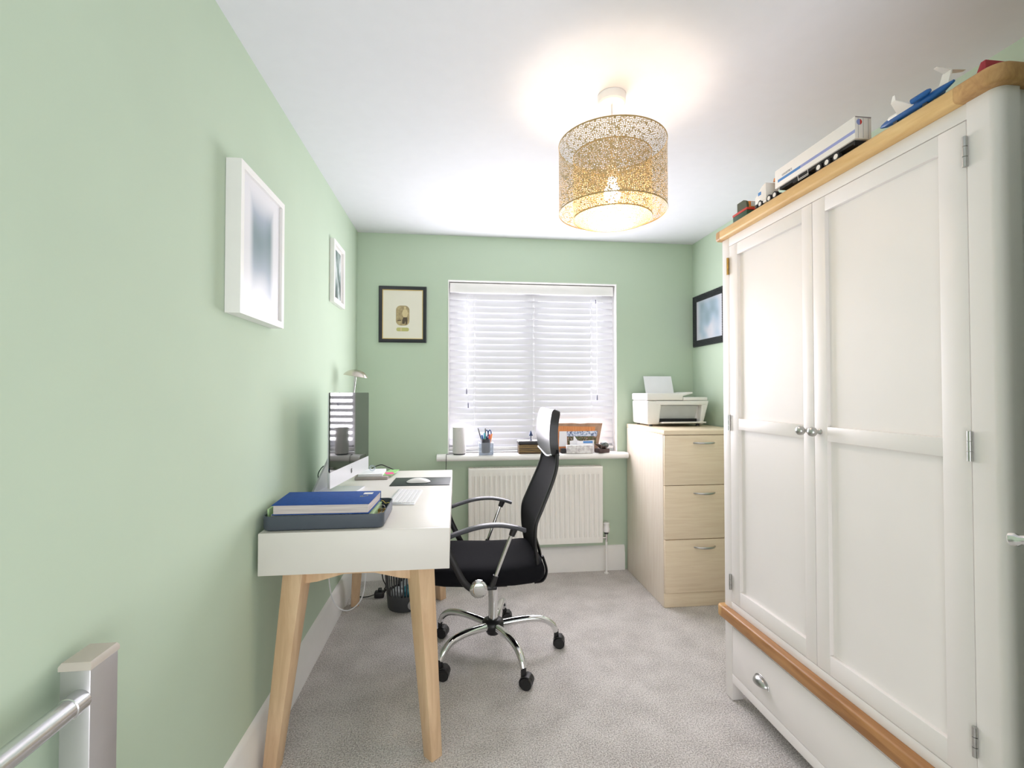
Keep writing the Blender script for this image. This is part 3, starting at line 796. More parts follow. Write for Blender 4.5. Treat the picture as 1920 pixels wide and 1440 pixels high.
# papers behind the screen
solo('document_box', 'shallow grey paper box by the foot of the computer screen', 'box', slab(-.548, -.372, 2.70, 2.90, DZ + .0005, DZ + .016, 0, None, .001), M['grey_card'], (-.46, 2.8, DZ))
solo('paper_stack', 'white stack of paper on the shallow grey box', 'paper', slab(-.535, -.405, 2.715, 2.90, DZ + .0165, DZ + .030, 2), M['paper'], (-.47, 2.8, DZ + .016))
solo('note_card', 'green card leaning out beside the white paper stack', 'card', slab(-.400, -.345, 2.74, 2.93, DZ + .0165, DZ + .019, -6), M['bright_green'], (-.37, 2.83, DZ + .016))
solo('sticky_note', 'pink paper note lying on the green card', 'note', slab(-.397, -.352, 2.76, 2.83, DZ + .0193, DZ + .0203, 14), M['pink'], (-.37, 2.8, DZ + .019))
b = MB(); b.lathe([(.010, 0), (.017, 0), (.017, .012), (.010, .012)], (0, 0, 0), 24, close=True)
bmesh.ops.rotate(b.bm, verts=b.bm.verts, cent=(0, 0, 0), matrix=Matrix.Rotation(R(75), 3, 'X')); bmesh.ops.translate(b.bm, verts=b.bm.verts, vec=(-.470, 2.80, DZ + .0490))
solo('tape_roll', 'clear ring of tape standing on the white paper stack', 'tape', b, M['clear'], (-.455, 2.8, DZ + .03))
b = MB(); b.sweep(spline([(-.535, 2.925, DZ + .004), (-.515, 2.93, DZ + .006), (-.49, 2.94, DZ + .03), (-.445, 2.95, DZ + .045), (-.405, 2.95, DZ + .03), (-.36, 2.955, DZ + .010), (-.35, 2.985, DZ + .006)], 8), .003, n=8)
solo('lamp_cable', 'black cable arching over the papers at the back of the desk', 'cable', b, M['black_plastic'], (-.45, 2.94, DZ))
# desk lamp
dl = thing('desk_lamp', 'metal desk lamp with domed shade rising behind the computer', 'lamp', (-.605, 2.86, DZ))
part(dl, 'base', MB().lathe([(.002, .0005), (.055, .0005), (.056, .008), (.03, .016), (.008, .02), (.002, .02)], (-.602, 2.87, DZ), 36), M['lampmetal'])
b = MB(); b.sweep([(-.603, 2.87, DZ + .018), (-.600, 2.87, 1.18), (-.584, 2.87, 1.385)], .0038, n=12); b.sweep([(-.597, 2.87, 1.2), (-.576, 2.87, 1.385)], .002, n=8)
part(dl, 'stem', b, M['steel'])
b = MB(); b.lathe([(.001, .036), (.02, .034), (.042, .026), (.060, .012), (.071, -.004), (.0695, -.005), (.058, .009), (.041, .022), (.02, .030), (.001, .032)], (0, 0, 0), 40)
bmesh.ops.rotate(b.bm, verts=b.bm.verts, cent=(0, 0, 0), matrix=Matrix.Rotation(R(9), 3, 'Y')); bmesh.ops.translate(b.bm, verts=b.bm.verts, vec=(-.578, 2.87, 1.385))
part(dl, 'shade', b, M['lampmetal'])

# cables and bin under the desk
b = MB(); b.sweep(spline([(-.640, 2.60, .665), (-.645, 2.60, .50), (-.655, 2.60, .345), (-.630, 2.60, .205), (-.565, 2.60, .153), (-.495, 2.60, .20), (-.470, 2.60, .31), (-.468, 2.60, .48), (-.480, 2.60, .665)], 8), .003, n=8)
solo('hanging_cable', 'white cable looping down below the desk', 'cable', b, M['white_cable'], (-.56, 2.6, .66))
pk = thing('power_lead', 'black lead with chunky plug lying on the carpet near the bin', 'cable', (-.49, 3.12, 0))
b = MB(); b.sweep(spline([(-.452, 3.05, .666), (-.452, 3.06, .40), (-.458, 3.08, .24), (-.455, 3.10, .13), (-.437, 3.11, .075), (-.447, 3.115, .05)], 8), .0035, n=8)
b.sweep(spline([(-.505, 3.118, .018), (-.55, 3.115, .008), (-.60, 3.13, .005), (-.635, 3.2, .005)], 8), .0035, n=8)
part(pk, 'cord', b, M['black_plastic'])
b = MB(); b.box(-.507, -.447, 3.095, 3.14, .001, .040, .008, 3); b.box(-.485, -.462, 3.105, 3.13, .039, .058, .004); b.cyl((-.452, 3.118, .030), (-.425, 3.112, .060), .009, .005, 12)
part(pk, 'plug', b, M['black_plastic'])
bn = thing('waste_bin', 'charcoal slotted plastic waste bin under the desk', 'bin', (-.302, 2.98, 0))
bx, by = -.302, 2.98
part(bn, 'base', MB().lathe([(.001, .002), (.100, .002), (.104, .008), (.112, .092), (.108, .092), (.100, .012), (.001, .010)], (bx, by, 0), 40), M['bin'])
b = MB()
for i in range(40):
    a = 2 * PI * i / 40; r0, r1 = .110, .128; w = .0042
    ta = (-math.sin(a), math.cos(a))
    def q(r, z, t_): return (bx + r * math.cos(a) + ta[0] * w * t_, by + r * math.sin(a) + ta[1] * w * t_, z)
    b.hexa([q(r0 - .0015, .090, -1), q(r0 + .0015, .090, -1), q(r0 + .0015, .090, 1), q(r0 - .0015, .090, 1)], [q(r1 - .0015, .29, -1), q(r1 + .0015, .29, -1), q(r1 + .0015, .29, 1), q(r1 - .0015, .29, 1)])
part(bn, 'ribbed_side', b, M['bin'])
part(bn, 'rim', MB().lathe([(.125, .285), (.131, .285), (.134, .300), (.128, .302)], (bx, by, 0), 40, close=True), M['bin'])
b = MB(); b.lathe([(.024, 0), (.029, 0), (.029, .003), (.024, .003)], (0, 0, 0), 28, close=True); b.cyl((0, 0, 0), (0, 0, .001), .024, n=24)
bmesh.ops.rotate(b.bm, verts=b.bm.verts, cent=(0, 0, 0), matrix=Matrix.Rotation(R(90), 3, 'X') ); bmesh.ops.rotate(b.bm, verts=b.bm.verts, cent=(0, 0, 0), matrix=Matrix.Rotation(R(27), 3, 'Z'))
bmesh.ops.translate(b.bm, verts=b.bm.verts, vec=(bx + .109 * math.sin(R(27)), by - .109 * math.cos(R(27)), .045))
part(bn, 'badge', b, M['steel'], 'pale round badge')
def crumple(c, r, mm, label, seed):
    rr = random.Random(seed); bb = MB(); bb.ball(c, r, 14, 9)
    for v_ in bb.bm.verts:
        k = rr.uniform(.72, 1.1); v_.co = Vector(c) + (v_.co - Vector(c)) * k
    solo('crumpled_wrapper', label, 'litter', bb, mm, c, 'rubbish in the bin', smooth=False)
crumple((bx + .030, by - .045, .105), .040, M['teal'], 'teal crumpled wrapper seen through the bin slots', 1)
crumple((bx - .045, by - .045, .098), .036, M['wrap_white'], 'white crumpled wrapper seen through the bin slots', 2)
crumple((bx + .005, by + .045, .098), .044, M['wrap_white'], 'white crumpled paper at the back of the bin', 3)

# ------------------------------------------------------------------ office chair (faces the desk, -x)
HX, HY = .185, 2.405
ch = thing('office_chair', 'black high-back office chair with mesh back and chrome base at the desk', 'chair', (HX, HY, 0))
hub = part(ch, 'hub', MB().lathe([(.002, .092), (.030, .092), (.034, .100), (.036, .112), (.050, .116), (.054, .124), (.054, .150), (.048, .158), (.034, .166), (.002, .166)], (HX, HY, 0), 32), M['black_plastic'])
part(ch, 'gas_lift', MB().cyl((HX, HY, .164), (HX, HY, .345), .0235, n=28).cyl((HX, HY, .34), (HX, HY, .385), .016, n=20), M['chrome'])
for k in range(5):
    a = R(2 + 72 * k); c, s_ = math.cos(a), math.sin(a)
    def q(r, z): return (HX + r * c, HY + r * s_, z)
    path = spline([q(.040, .136), q(.12, .146), (q(.20, .150)), q(.262, .140), q(.303, .112), q(.320, .078)], 6)
    n_ = len(path)
    lg = part(ch, 'base_leg', MB().sweep(path, [(.0200 - .0055 * i / n_, .0190 - .0050 * i / n_) for i in range(n_)], n=16), M['chrome'])
    # caster: fork hood and two wheels, trailing at its own angle
    ca = R([-14, -6, -20, -10, -24][k]); cc, cs = math.cos(ca), math.sin(ca)
    px, py = HX + .322 * c, HY + .322 * s_
    ox, oy = px + .016 * cc, py + .016 * cs
    t_ = (-cs, cc)
    w = MB()
    for sd in (-1, 1):
        A = (ox + t_[0] * sd * .007, oy + t_[1] * sd * .007, .0268); B = (ox + t_[0] * sd * .027, oy + t_[1] * sd * .027, .0268)
        w.cyl(A, B, .0262, n=24); B2 = (ox + t_[0] * sd * .0285, oy + t_[1] * sd * .0285, .0268); w.cyl(B, B2, .018, n=20)
    cst = part(ch, 'caster', w, M['black_plastic'])
    w = MB(); w.cyl((px, py, .040), (px, py, .086), .012, n=16)
    rings = []
    for i in range(11):       # curved hood over the wheels
        th = R(62 + 150 * i / 10)
        rings.append([(ox + cc * r_ * math.cos(th) + t_[0] * v_, oy + cs * r_ * math.cos(th) + t_[1] * v_, .0268 + r_ * math.sin(th)) for r_, v_ in ((.0285, -.025), (.0315, -.022), (.0315, .022), (.0285, .025))])
    w.loft(rings)
    w.cyl((ox + t_[0] * -.006, oy + t_[1] * -.006, .0268), (ox + t_[0] * .006, oy + t_[1] * .006, .0268), .027, n=20)
    part(cst, 'hood', w, M['black_plastic'])
# seat
b = MB(); rings = []
st = [(-.118, .455, .010, .205), (-.112, .455, .026, .220), (-.095, .456, .038, .229), (-.05, .456, .046, .234), (.05, .452, .048, .236), (.16, .448, .047, .236), (.27, .449, .048, .234), (.345, .455, .050, .228), (.385, .458, .048, .218), (.405, .460, .036, .205), (.411, .460, .020, .190)]
for x, zc_, hz, hw in st:
    pr2 = [(math.copysign(abs(math.cos(a)) ** .35, math.cos(a)), math.copysign(abs(math.sin(a)) ** .62, math.sin(a))) for a in [2 * PI * i / 36 for i in range(36)]]
    rings.append([(x, HY + u * hw, zc_ + v * hz - (.008 if v < 0 else 0) * -v) for u, v in pr2])
b.loft(rings); part(ch, 'seat', b, M['black_fabric'])
b = MB(); b.box(HX - .10, HX + .11, HY - .06, HY + .06, .388, .412, .006); b.box(HX - .05, HX + .05, HY - .20, HY + .20, .396, .412, .004)
mech = part(ch, 'mechanism', b, M['black_plastic'])
b = MB(); b.cyl((HX - .02, HY - .10, .396), (HX - .045, HY - .215, .392), .005, n=10); part(ch, 'height_lever', b, M['black_plastic'])
# back: mesh panel with an edge frame, then the leather head pad
prof_ = [(.400, .425), (.378, .480), (.367, .545), (.362, .605), (.366, .680), (.392, .745), (.422, .815), (.451, .885), (.468, .945), (.471, 1.0), (.466, 1.06)]
hws = [.165, .190, .203, .210, .214, .213, .208, .200, .192, .184, .182]
path = spline([(x, HY, z) for x, z in prof_], 5)
def interp(vals, n): return [vals[min(int(i / n), len(vals) - 2)] * (1 - (i / n - min(int(i / n), len(vals) - 2))) + vals[min(int(i / n), len(vals) - 2) + 1] * (i / n - min(int(i / n), len(vals) - 2)) for i in range((len(vals) - 1) * n + 1)]
hw_i = interp(hws, 5)
def back_grid(off, dip, hwl, pth, n=12):
    g = []
    for i, p in enumerate(pth):
        t = (pth[min(i + 1, len(pth) - 1)] - pth[max(i - 1, 0)]).normalized(); nr = Vector((-t.z, 0, t.x))   # towards the desk
        row = []
        for k in range(n + 1):
            v = -1 + 2 * k / n
            row.append(p + Vector((0, v * hwl[i], 0)) + nr * ((off[i] if isinstance(off, list) else off) - dip * (1 - v * v)))
        g.append(row)
    return g
def slab_grid(front, rear):
    bb = MB(); m_, n_ = len(front), len(front[0])
    rings = [list(front[i]) + list(reversed(rear[i])) for i in range(m_)]
    bb.loft(rings); return bb
part(ch, 'backrest', slab_grid(back_grid(.004, .012, hw_i, path), back_grid(-.006, .012, hw_i, path)), M['black_mesh'])
b = MB()
for s_ in (-1, 1):
    b.sweep([p + Vector((0, s_ * h_, 0)) for p, h_ in zip(path[:-5], hw_i[:-5])], (.009, .013), n=10, up=(0, 1, 0))
b.sweep([(.402, HY + v * .165, .425) for v in (-1, -.5, 0, .5, 1)], (.011, .011), n=10)
part(ch, 'back_frame', b, M['black_plastic'])
b = MB(); b.sweep(spline([(HX + .06, HY, .39), (.33, HY, .392), (.405, HY, .405), (.422, HY, .47), (.398, HY, .56)], 6), (.035, .007), n=10)
part(ch, 'back_bracket', b, M['black_plastic'])
for s_ in (-1, 1):
    b = MB(); b.sweep(spline([(.365, HY + s_ * .17, .400), (.405, HY + s_ * .17, .408), (.424, HY + s_ * .165, .450), (.405, HY + s_ * .165, .520)], 6), (.012, .006), n=10)
    part(ch, 'back_bracket', b, M['black_plastic'])
hp = [(.470, .985), (.463, 1.03), (.460, 1.085), (.464, 1.14), (.472, 1.18), (.478, 1.198), (.481, 1.205)]
hpath = spline([(x, HY, z) for x, z in hp], 4)
hh = interp([.178, .186, .188, .186, .178, .168, .155], 4)
tp_ = [min(1.0, ((len(hpath) - 1 - i) / 9.0) ** .5 + .15) for i in range(len(hpath))]
fr = back_grid([.026 * t_ for t_ in tp_], .012, hh, hpath); re_ = back_grid([-.015 * t_ for t_ in tp_], .012, hh, hpath)
# shield-shaped lower edge on the front of the pad: drop the middle
for i in range(len(fr)):
    f_ = max(0.0, 1 - i / 9.0)
    for g in (fr,):
        for k in range(len(g[i])):
            v = -1 + 2 * k / (len(g[i]) - 1); g[i][k] = g[i][k] + Vector((0, 0, f_ * (.028 * abs(v) ** 1.5 - .012)))
hd = part(ch, 'headrest', slab_grid(fr, re_), M['leather'], 'glossy black leather head pad', ang=60)
b = MB(); b.sweep([p + Vector((-.001, 0, -.001)) for p in fr[0]], .0042, n=8)
part(hd, 'piping', b, M['piping'], 'silver piping')
# arms
for s_, nm in ((-1, 'near'), (1, 'far')):
    y = HY + s_ * .275
    arm = part(ch, 'armrest', MB().sweep(spline([(-.040, y, .640), (-.028, y, .655), (.03, y, .676), (.11, y, .696), (.19, y, .700), (.26, y, .688), (.308, y, .672)], 6), [(.020 + .006 * math.sin(PI * i / 36), .0095) for i in range(37)], n=14, up=(0, 0, 1)), M['grey_pad'])
    lo = spline([(-.040, y, .642), (-.036, y, .600), (-.005, y, .53), (.035, y - s_ * .004, .455), (.075, y - s_ * .012, .418), (.115, y - s_ * .03, .412)], 6)
    part(ch, 'arm_strut', MB().sweep(lo, (.015, .0075), n=12, up=(0, 1, 0)), M['black_plastic'])
    part(ch, 'arm_tube', MB().cyl((.250, y, .668), (.172, y - s_ * .012, .462), .0088, n=16), M['chrome'])
    part(ch, 'arm_collar', MB().cyl((.262, y, .690), (.246, y, .652), .0165, .0135, n=16), M['black_plastic'])
    b = MB(); b.cyl((.176, y - s_ * .012, .474), (.158, y - s_ * .016, .424), .0125, .015, n=16); b.box(.10, .182, y - s_ * .012 - .010, y - s_ * .012 + .010, .412, .430, .006); b.box(.09, .18, min(y - s_ * .02, HY + s_ * .16), max(y - s_ * .02, HY + s_ * .16), .412, .424, .003)
    part(ch, 'arm_bracket', b, M['black_plastic'])
    b = MB(); yo = y - s_ * .004
    b.lathe([(.036, 0), (.040, s_ * .002), (.040, s_ * .008), (.036, s_ * .014), (.024, s_ * .018), (.010, s_ * .0195), (.001, s_ * .020)], (.100, yo, .424), 32, axis='y')
    part(ch, 'arm_cap', b, M['chrome'], 'round chrome cap')

# ------------------------------------------------------------------ filing cabinet and printer
FX0, FX1, FY0, FY1 = 1.238, 1.745, 2.758, 3.388
fc = thing('filing_cabinet', 'pale birch filing cabinet with three drawers in the window corner', 'cabinet', ((FX0 + FX1) / 2, (FY0 + FY1) / 2, 0))
part(fc, 'carcass', MB().box(FX0, FX1, FY0 + .019, FY1, .001, 1.0325, .0012), M['birch_v'])
part(fc, 'top_panel', MB().box(FX0 - .001, FX1 + .001, FY0 - .002, FY1, 1.033, 1.060, .002), M['birch_h'])
part(fc, 'plinth', MB().box(FX0 + .002, FX1 - .002, FY0 + .008, FY0 + .0185, .001, .084, .001), M['birch_h'])
for z0, z1 in ((.088, .4035), (.4075, .727), (.731, 1.029)):
    dr = part(fc, 'drawer', MB().box(FX0 + .003, FX1 - .003, FY0, FY0 + .018, z0, z1, .0012), M['birch_h'])
    zc = z1 - .046
    b = MB(); b.sweep(bez((1.424, FY0 + .001, zc), (1.446, FY0 - .042, zc + .001), (1.536, FY0 - .042, zc + .001), (1.558, FY0 + .001, zc), 14), [(.0035 + .0015 * math.sin(PI * i / 14), .0045 + .002 * math.sin(PI * i / 14)) for i in range(15)], n=10, up=(0, 0, 1))
    part(dr, 'handle', b, M['steel'], 'silver bow handle')

PX0, PX1, PY0, PY1, PZ = 1.275, 1.668, 3.085, 3.365, 1.072
prn = thing('printer', 'white printer with paper loaded on top of the filing cabinet', 'printer', ((PX0 + PX1) / 2, 3.22, 1.06))
b = MB()
OX0, OX1 = 1.362, 1.655     # output opening
b.hexa([(PX0, PY0 + .010, PZ), (OX0 - .004, PY0 + .010, PZ), (OX0 - .004, PY1, PZ), (PX0, PY1, PZ)], [(PX0 - .006, PY0, 1.232), (OX0 + .012, PY0, 1.232), (OX0 + .012, PY1, 1.232), (PX0 - .006, PY1, 1.232)], .012, 3)
b.hexa([(OX1 - .010, PY0 + .010, PZ), (PX1, PY0 + .010, PZ), (PX1, PY1, PZ), (OX1 - .010, PY1, PZ)], [(OX1 + .002, PY0, 1.232), (PX1 + .038, PY0, 1.232), (PX1 + .038, PY1, 1.232), (OX1 + .002, PY1, 1.232)], .006, 3)
b.box(OX0 - .03, OX1 + .03, PY0 + .0005, PY1 - .01, 1.2035, 1.2315, .003)
b.box(OX0 - .02, OX1 + .01, PY0 + .05, PY1 - .01, PZ, 1.204)
bod = part(prn, 'body', b, M['printer'])
b = MB(); b.hexa([(OX0 + .004, PY0 + .046, 1.110), (OX1 - .030, PY0 + .046, 1.110), (OX1 - .030, PY0 + .049, 1.110), (OX0 + .004, PY0 + .049, 1.110)], [(OX0 + .006, PY0 + .024, 1.200), (OX1 - .02, PY0 + .024, 1.200), (OX1 - .02, PY0 + .049, 1.200), (OX0 + .006, PY0 + .049, 1.200)])
part(bod, 'inner_flap', b, M['printer_grey'])
part(prn, 'paper_slot', MB().box(OX0 + .002, OX1 - .022, PY0 + .030, PY0 + .0498, 1.088, 1.1095), M['black'])
b = MB(); b.hexa([(OX0 - .002, PY0 - .045, PZ + .012), (OX1 + .006, PY0 - .045, PZ + .012), (OX1 - .006, PY0 + .05, PZ + .002), (OX0 + .004, PY0 + .05, PZ + .002)], [(OX0 - .002, PY0 - .045, PZ + .022), (OX1 + .006, PY0 - .045, PZ + .022), (OX1 - .006, PY0 + .05, PZ + .014), (OX0 + .004, PY0 + .05, PZ + .014)], .002)
part(prn, 'output_tray', b, M['printer'])
b = MB(); b.box(PX0 - .007, 1.522, PY0 - .001, PY1, 1.235, 1.283, .008, 3)
part(prn, 'lid', b, M['printer'])
part(prn, 'control_panel', MB().box(1.524, PX1 + .030, PY0 + .004, PY1 - .01, 1.234, 1.256, .004), M['printer'])
b = MB(); b.hexa([(1.523, PY0 + .02, 1.262), (1.598, PY0 + .02, 1.281), (1.598, PY1 - .02, 1.281), (1.523, PY1 - .02, 1.262)], [(1.523, PY0 + .02, 1.277), (1.600, PY0 + .02, 1.291), (1.600, PY1 - .02, 1.291), (1.523, PY1 - .02, 1.277)], .002)
part(prn, 'feeder_flap', b, M['printer'])
for x in (PX0 + .03, PX1 - .03):
    for y in (PY0 + .03, PY1 - .03): part(prn, 'foot', MB().cyl((x, y, 1.0605), (x, y, PZ + .002), .012), M['dark'])
b = MB(); b.hexa([(1.358, 3.325, 1.28), (1.570, 3.325, 1.28), (1.570, 3.326, 1.28), (1.358, 3.326, 1.28)], [(1.358, 3.372, 1.407), (1.570, 3.372, 1.407), (1.570, 3.373, 1.407), (1.358, 3.373, 1.407)])
solo('paper_sheet', 'white paper sheet standing up out of the printer', 'paper', b, M['paper'], (1.40, 3.35, 1.28))

# ------------------------------------------------------------------ wardrobe
WX, WXB, WY0, WY1 = 1.148, 1.745, .884, 1.958
wd = thing('wardrobe', 'large cream two-door wardrobe with oak top and bottom drawer', 'wardrobe', (1.45, 1.42, 0))
DYA, DYM, DYB = .953, 1.4285, 1.905     # door edges
b = MB()
b.box(WX + .024, WXB, WY0 + .024, WY1, .075, 1.944)          # core
vert = lambda e: abs(e.verts[0].co.z - e.verts[1].co.z) > .05 and (e.verts[0].co.x < WX + .01) and e.verts[0].co.y < WY0 + .01
b.box(WX, WX + .05, WY0, DYA - .002, .002, 1.944, .022, 6, vert)       # front corner posts
b.box(WX, WX + .05, DYB + .002, WY1, .002, 1.944, .003)
b.box(WXB - .05, WXB, WY0 + .001, WY0 + .05, .002, 1.944, .003); b.box(WXB - .05, WXB, WY1 - .05, WY1, .002, 1.944, .003)
b.box(WX + .001, WX + .05, DYA - .003, DYB + .003, 1.907, 1.944, .001)
b.box(WX + .001, WX + .05, DYA - .003, DYB + .003, .382, .412, .001)
b.box(WX + .001, WX + .05, DYA - .003, DYB + .003, .311, .332, .001)
b.box(WX + .001, WX + .05, DYA - .003, DYB + .003, .075, .113, .001)
b.box(WX + .05, WXB - .05, WY0 + .010, WY0 + .025, .10, 1.944)
part(wd, 'carcass', b, M['cream'])
def door(y0, y1, knob_y, sy0, sy1):
    zb, zt = .4145, 1.9045; x0, x1 = WX, WX + .022
    bb = MB(); bv = .0012
    bb.box(x0, x1, y0, y0 + sy0, zb, zt, bv); bb.box(x0, x1, y1 - sy1, y1, zb, zt, bv)
    ya, yb = y0 + sy0, y1 - sy1
    bb.box(x0 + .0002, x1, ya, yb, 1.857, zt, bv); bb.box(x0 + .0002, x1, ya, yb, zb, .474, bv); bb.box(x0 + .0002, x1, ya, yb, 1.135, 1.180, bv)
    bb.box(x0 + .013, x1 - .001, ya - .002, yb + .002, .472, 1.859)
    o = part(wd, 'door', bb, M['cream'])
    k = MB(); kz = 1.163
    k.lathe([(.001, 0), (.0085, 0), (.0085, .004), (.0055, .007), (.0055, .013), (.010, .017), (.0148, .023), (.0158, .029), (.0135, .036), (.008, .040), (.001, .0415)], (0, 0, 0), 28)
    bmesh.ops.rotate(k.bm, verts=k.bm.verts, cent=(0, 0, 0), matrix=Matrix.Rotation(R(-90), 3, 'Y')); bmesh.ops.translate(k.bm, verts=k.bm.verts, vec=(x0 - .0002, knob_y, kz))
    part(o, 'knob', k, M['steel'], 'silver round knob')
    return o
dR = door(DYA, DYM - .0015, 1.402, .064, .053)
dL = door(DYM + .0015, DYB, 1.455, .046, .058)
for o, y, zs_ in ((dR, DYA - .0015, ((1.797, 1.867), (1.133, 1.201), (.480, .547))), (dL, DYB + .0015, ((1.786, 1.858), (1.127, 1.194), (.462, .527)))):
    for i, (z0, z1) in enumerate(zs_):
        k = MB(); h = (z1 - z0) / 3
        for j in range(3): k.cyl((WX - .0052, y, z0 + j * h + .0006), (WX - .0052, y, z0 + (j + 1) * h - .0006), .0052, n=14)
        part(o, 'hinge', k, M['brass'] if (o is dL and i == 0) else M['steel'], 'brass hinge' if (o is dL and i == 0) else None)
b = MB(); b.box(WX + .0005, WX + .022, DYA + .002, DYB - .002, .1155, .3085, .0015)
dw = part(wd, 'drawer', b, M['cream'])
for cy_ in (1.712, 1.145):
    k = MB(); g = []; ry, rx, rz, z0 = .040, .026, .028, .188
    for i in range(17):
        u = PI * i / 16; row = []
        for j in range(9):
            v = (PI / 2) * j / 8; row.append((WX + .0004 - rx * math.sin(u) * math.cos(v), cy_ + ry * math.cos(u), z0 + rz * math.sin(u) * math.sin(v)))
        g.append(row)
    k.sheet(g)
    k.sweep([(WX - .0006, cy_ + (ry + .002) * math.cos(PI * i / 16), z0 + (rz + .002) * math.sin(PI * i / 16)) for i in range(17)], .0016, n=6)
    k.cyl((WX - .001, cy_ - ry, z0), (WX - .001, cy_ - ry - .002, z0 - .004), .002, n=8)
    part(dw, 'cup_pull', k, M['steel'], 'silver cup handle')
def moulding(name, z0, z1, outx, ext, mm, mm_end):
    # round-nosed oak board; near and far corners are separate end blocks
    for (ya, yb, nm, m_) in ((WY0 - ext, WY0 + .075, 'corner', 2), (WY0 + .0755, WY1 - .0205, 'board', 0), (WY1 - .02, WY1 + ext, 'corner', 1)):
        bb = MB()
        only = None
        if m_ == 0:
            bb.box(WX - outx, WXB + .005, ya, yb, z0, z1, .009, 3, lambda e: abs(e.verts[0].co.y - e.verts[1].co.y) > .1 and e.verts[0].co.x < WX)
        else:
            yo = ya if m_ == 2 else yb
            bb.box(WX - outx, WXB + .005, ya, yb, z0, z1, .0)
            es = [e for e in bb.bm.edges if abs(e.verts[0].co.z - e.verts[1].co.z) > .01 and e.verts[0].co.x < WX and abs(e.verts[0].co.y - yo) < .001]
            bmesh.ops.bevel(bb.bm, geom=es, offset=.034 if m_ == 2 else .018, segments=8, profile=0.5, affect='EDGES')
            es = [e for e in bb.bm.edges if abs(e.verts[0].co.z - e.verts[1].co.z) < .001 and (max(v.co.x for v in e.verts) < WX + .02 or all(abs(v.co.y - yo) < .001 for v in e.verts)) and not (all(abs(v.co.y - (yb if m_ == 2 else ya)) < .001 for v in e.verts))]
            bmesh.ops.bevel(bb.bm, geom=es, offset=.008, segments=3, profile=0.5, affect='EDGES')
        part(wd, name + '_' + nm, bb, mm if m_ == 0 else mm_end)
moulding('top', 1.9445, 1.985, .024, .020, M['oak'], M['oak_end'])
moulding('waist', .3325, .3815, .028, .018, M['oak_dark'], M['oak_end'])

# ------------------------------------------------------------------ things on the wardrobe
TZ = 1.9855
tk = thing('toy_lorry', 'white toy articulated lorry with blue stripe on top of the wardrobe', 'toy', (1.16, 1.45, TZ))
X0, X1 = 1.134, 1.186
b = MB(); b.box(X0, X1, 1.240, 1.588, 2.016, 2.080, .0012)
b.mi = 1; b.box(X0 - .0002, X0, 1.46, 1.572, 2.0325, 2.0420); b.mi = 2; b.box(X0 - .0002, X0, 1.24, 1.46, 2.0325, 2.0420); b.mi = 3
b.box(X0 + .001, X1 - .001, 1.2394, 1.2399, 2.077, 2.080)
for x in (X0 + .026, X0 + .010, X0 + .042): b.box(x - .0003, x + .0003, 1.2393, 1.2399, 2.018, 2.076)
tl_ = part(tk, 'trailer', b, [M['toy_white'], M['stripe'], M['lavender'], M['grey_print']])
b = MB(); b.cyl((X0 + .013, 1.2396, 2.064), (X0 + .013, 1.2390, 2.064), .0085, n=24); b.mi = 1
b.flat([(X0 + .013 + .0085 * math.cos(t), 1.2388, 2.064 + .0085 * math.sin(t)) for t in [R(-75 + 150 * i / 12) for i in range(13)]])
part(tl_, 'round_emblem', b, [M['lavender'], M['red']])
letters('LOGISTICS', .0105, M['grey_print'], (X0 - .0003, 1.525, 2.0495), Matrix(((0, 0, -1), (-1, 0, 0), (0, 1, 0))), tl_, 'lettering')
b = MB(); b.box(X0 + .006, X1 - .006, 1.25, 1.57, 2.006, 2.0158); b.box(X0 + .002, X1 - .002, 1.243, 1.247, 1.998, 2.012); b.box(X0 + .003, X1 - .003, 1.43, 1.50, 1.998, 2.007)
part(tk, 'chassis', b, M['black'])
b = MB()
for y in (1.43, 1.475):
    b.cyl((X0 + .002, y, 2.0155), (X0 + .001, y - .004, 1.996), .0008, n=6)
for z in (2.000, 1.9955): b.cyl((X0 + .001, 1.427, z), (X0 + .001, 1.472, z), .0008, n=6)
part(tk, 'side_guard', b, M['toy_white'])
for y in (1.312, 1.348, 1.382, 1.593, 1.624, 1.676):
    for xx, s_ in ((X0 + .001, 1), (X1 - .001, -1)):
        w = part(tk, 'wheel', MB().cyl((xx, y, TZ + .0128), (xx + s_ * .010, y, TZ + .0128), .0128, n=24), M['tyre'])
        part(w, 'hub_cap', MB().cyl((xx - s_ * .0008, y, TZ + .0128), (xx + s_ * .001, y, TZ + .0128), .0078, n=20), M['toy_white'])
b = MB(); b.prism([(1.640, 2.004), (1.640, 2.064), (1.655, 2.062), (1.672, 2.054), (1.692, 2.034), (1.704, 2.030), (1.706, 2.004)], 'x', X0 + .001, X1 - .001, .0015)
b.mi = 1; b.box(X0 + .0005, X0 + .001, 1.668, 1.686, 2.030, 2.042)
cb = part(tk, 'cab', b, [M['toy_white'], M['stripe']])
b = MB(); b.box(X0 + .008, X1 - .008, 1.586, 1.700, 1.9985, 2.0045); b.box(X0 + .002, X1 - .002, 1.696, 1.708, 1.992, 2.003, .001)
part(tk, 'cab_chassis', b, M['dark'])
part(tk, 'fuel_tank', MB().box(X0 + .001, X0 + .008, 1.640, 1.658, 1.993, 2.003, .001), M['toy_white'])
b = MB(); b.prism([(1.606, 2.066), (1.640, 2.066), (1.635, 2.078), (1.618, 2.074)], 'x', X0 + .030, X0 + .046)
part(cb, 'roof_beacon', b, M['orange'])

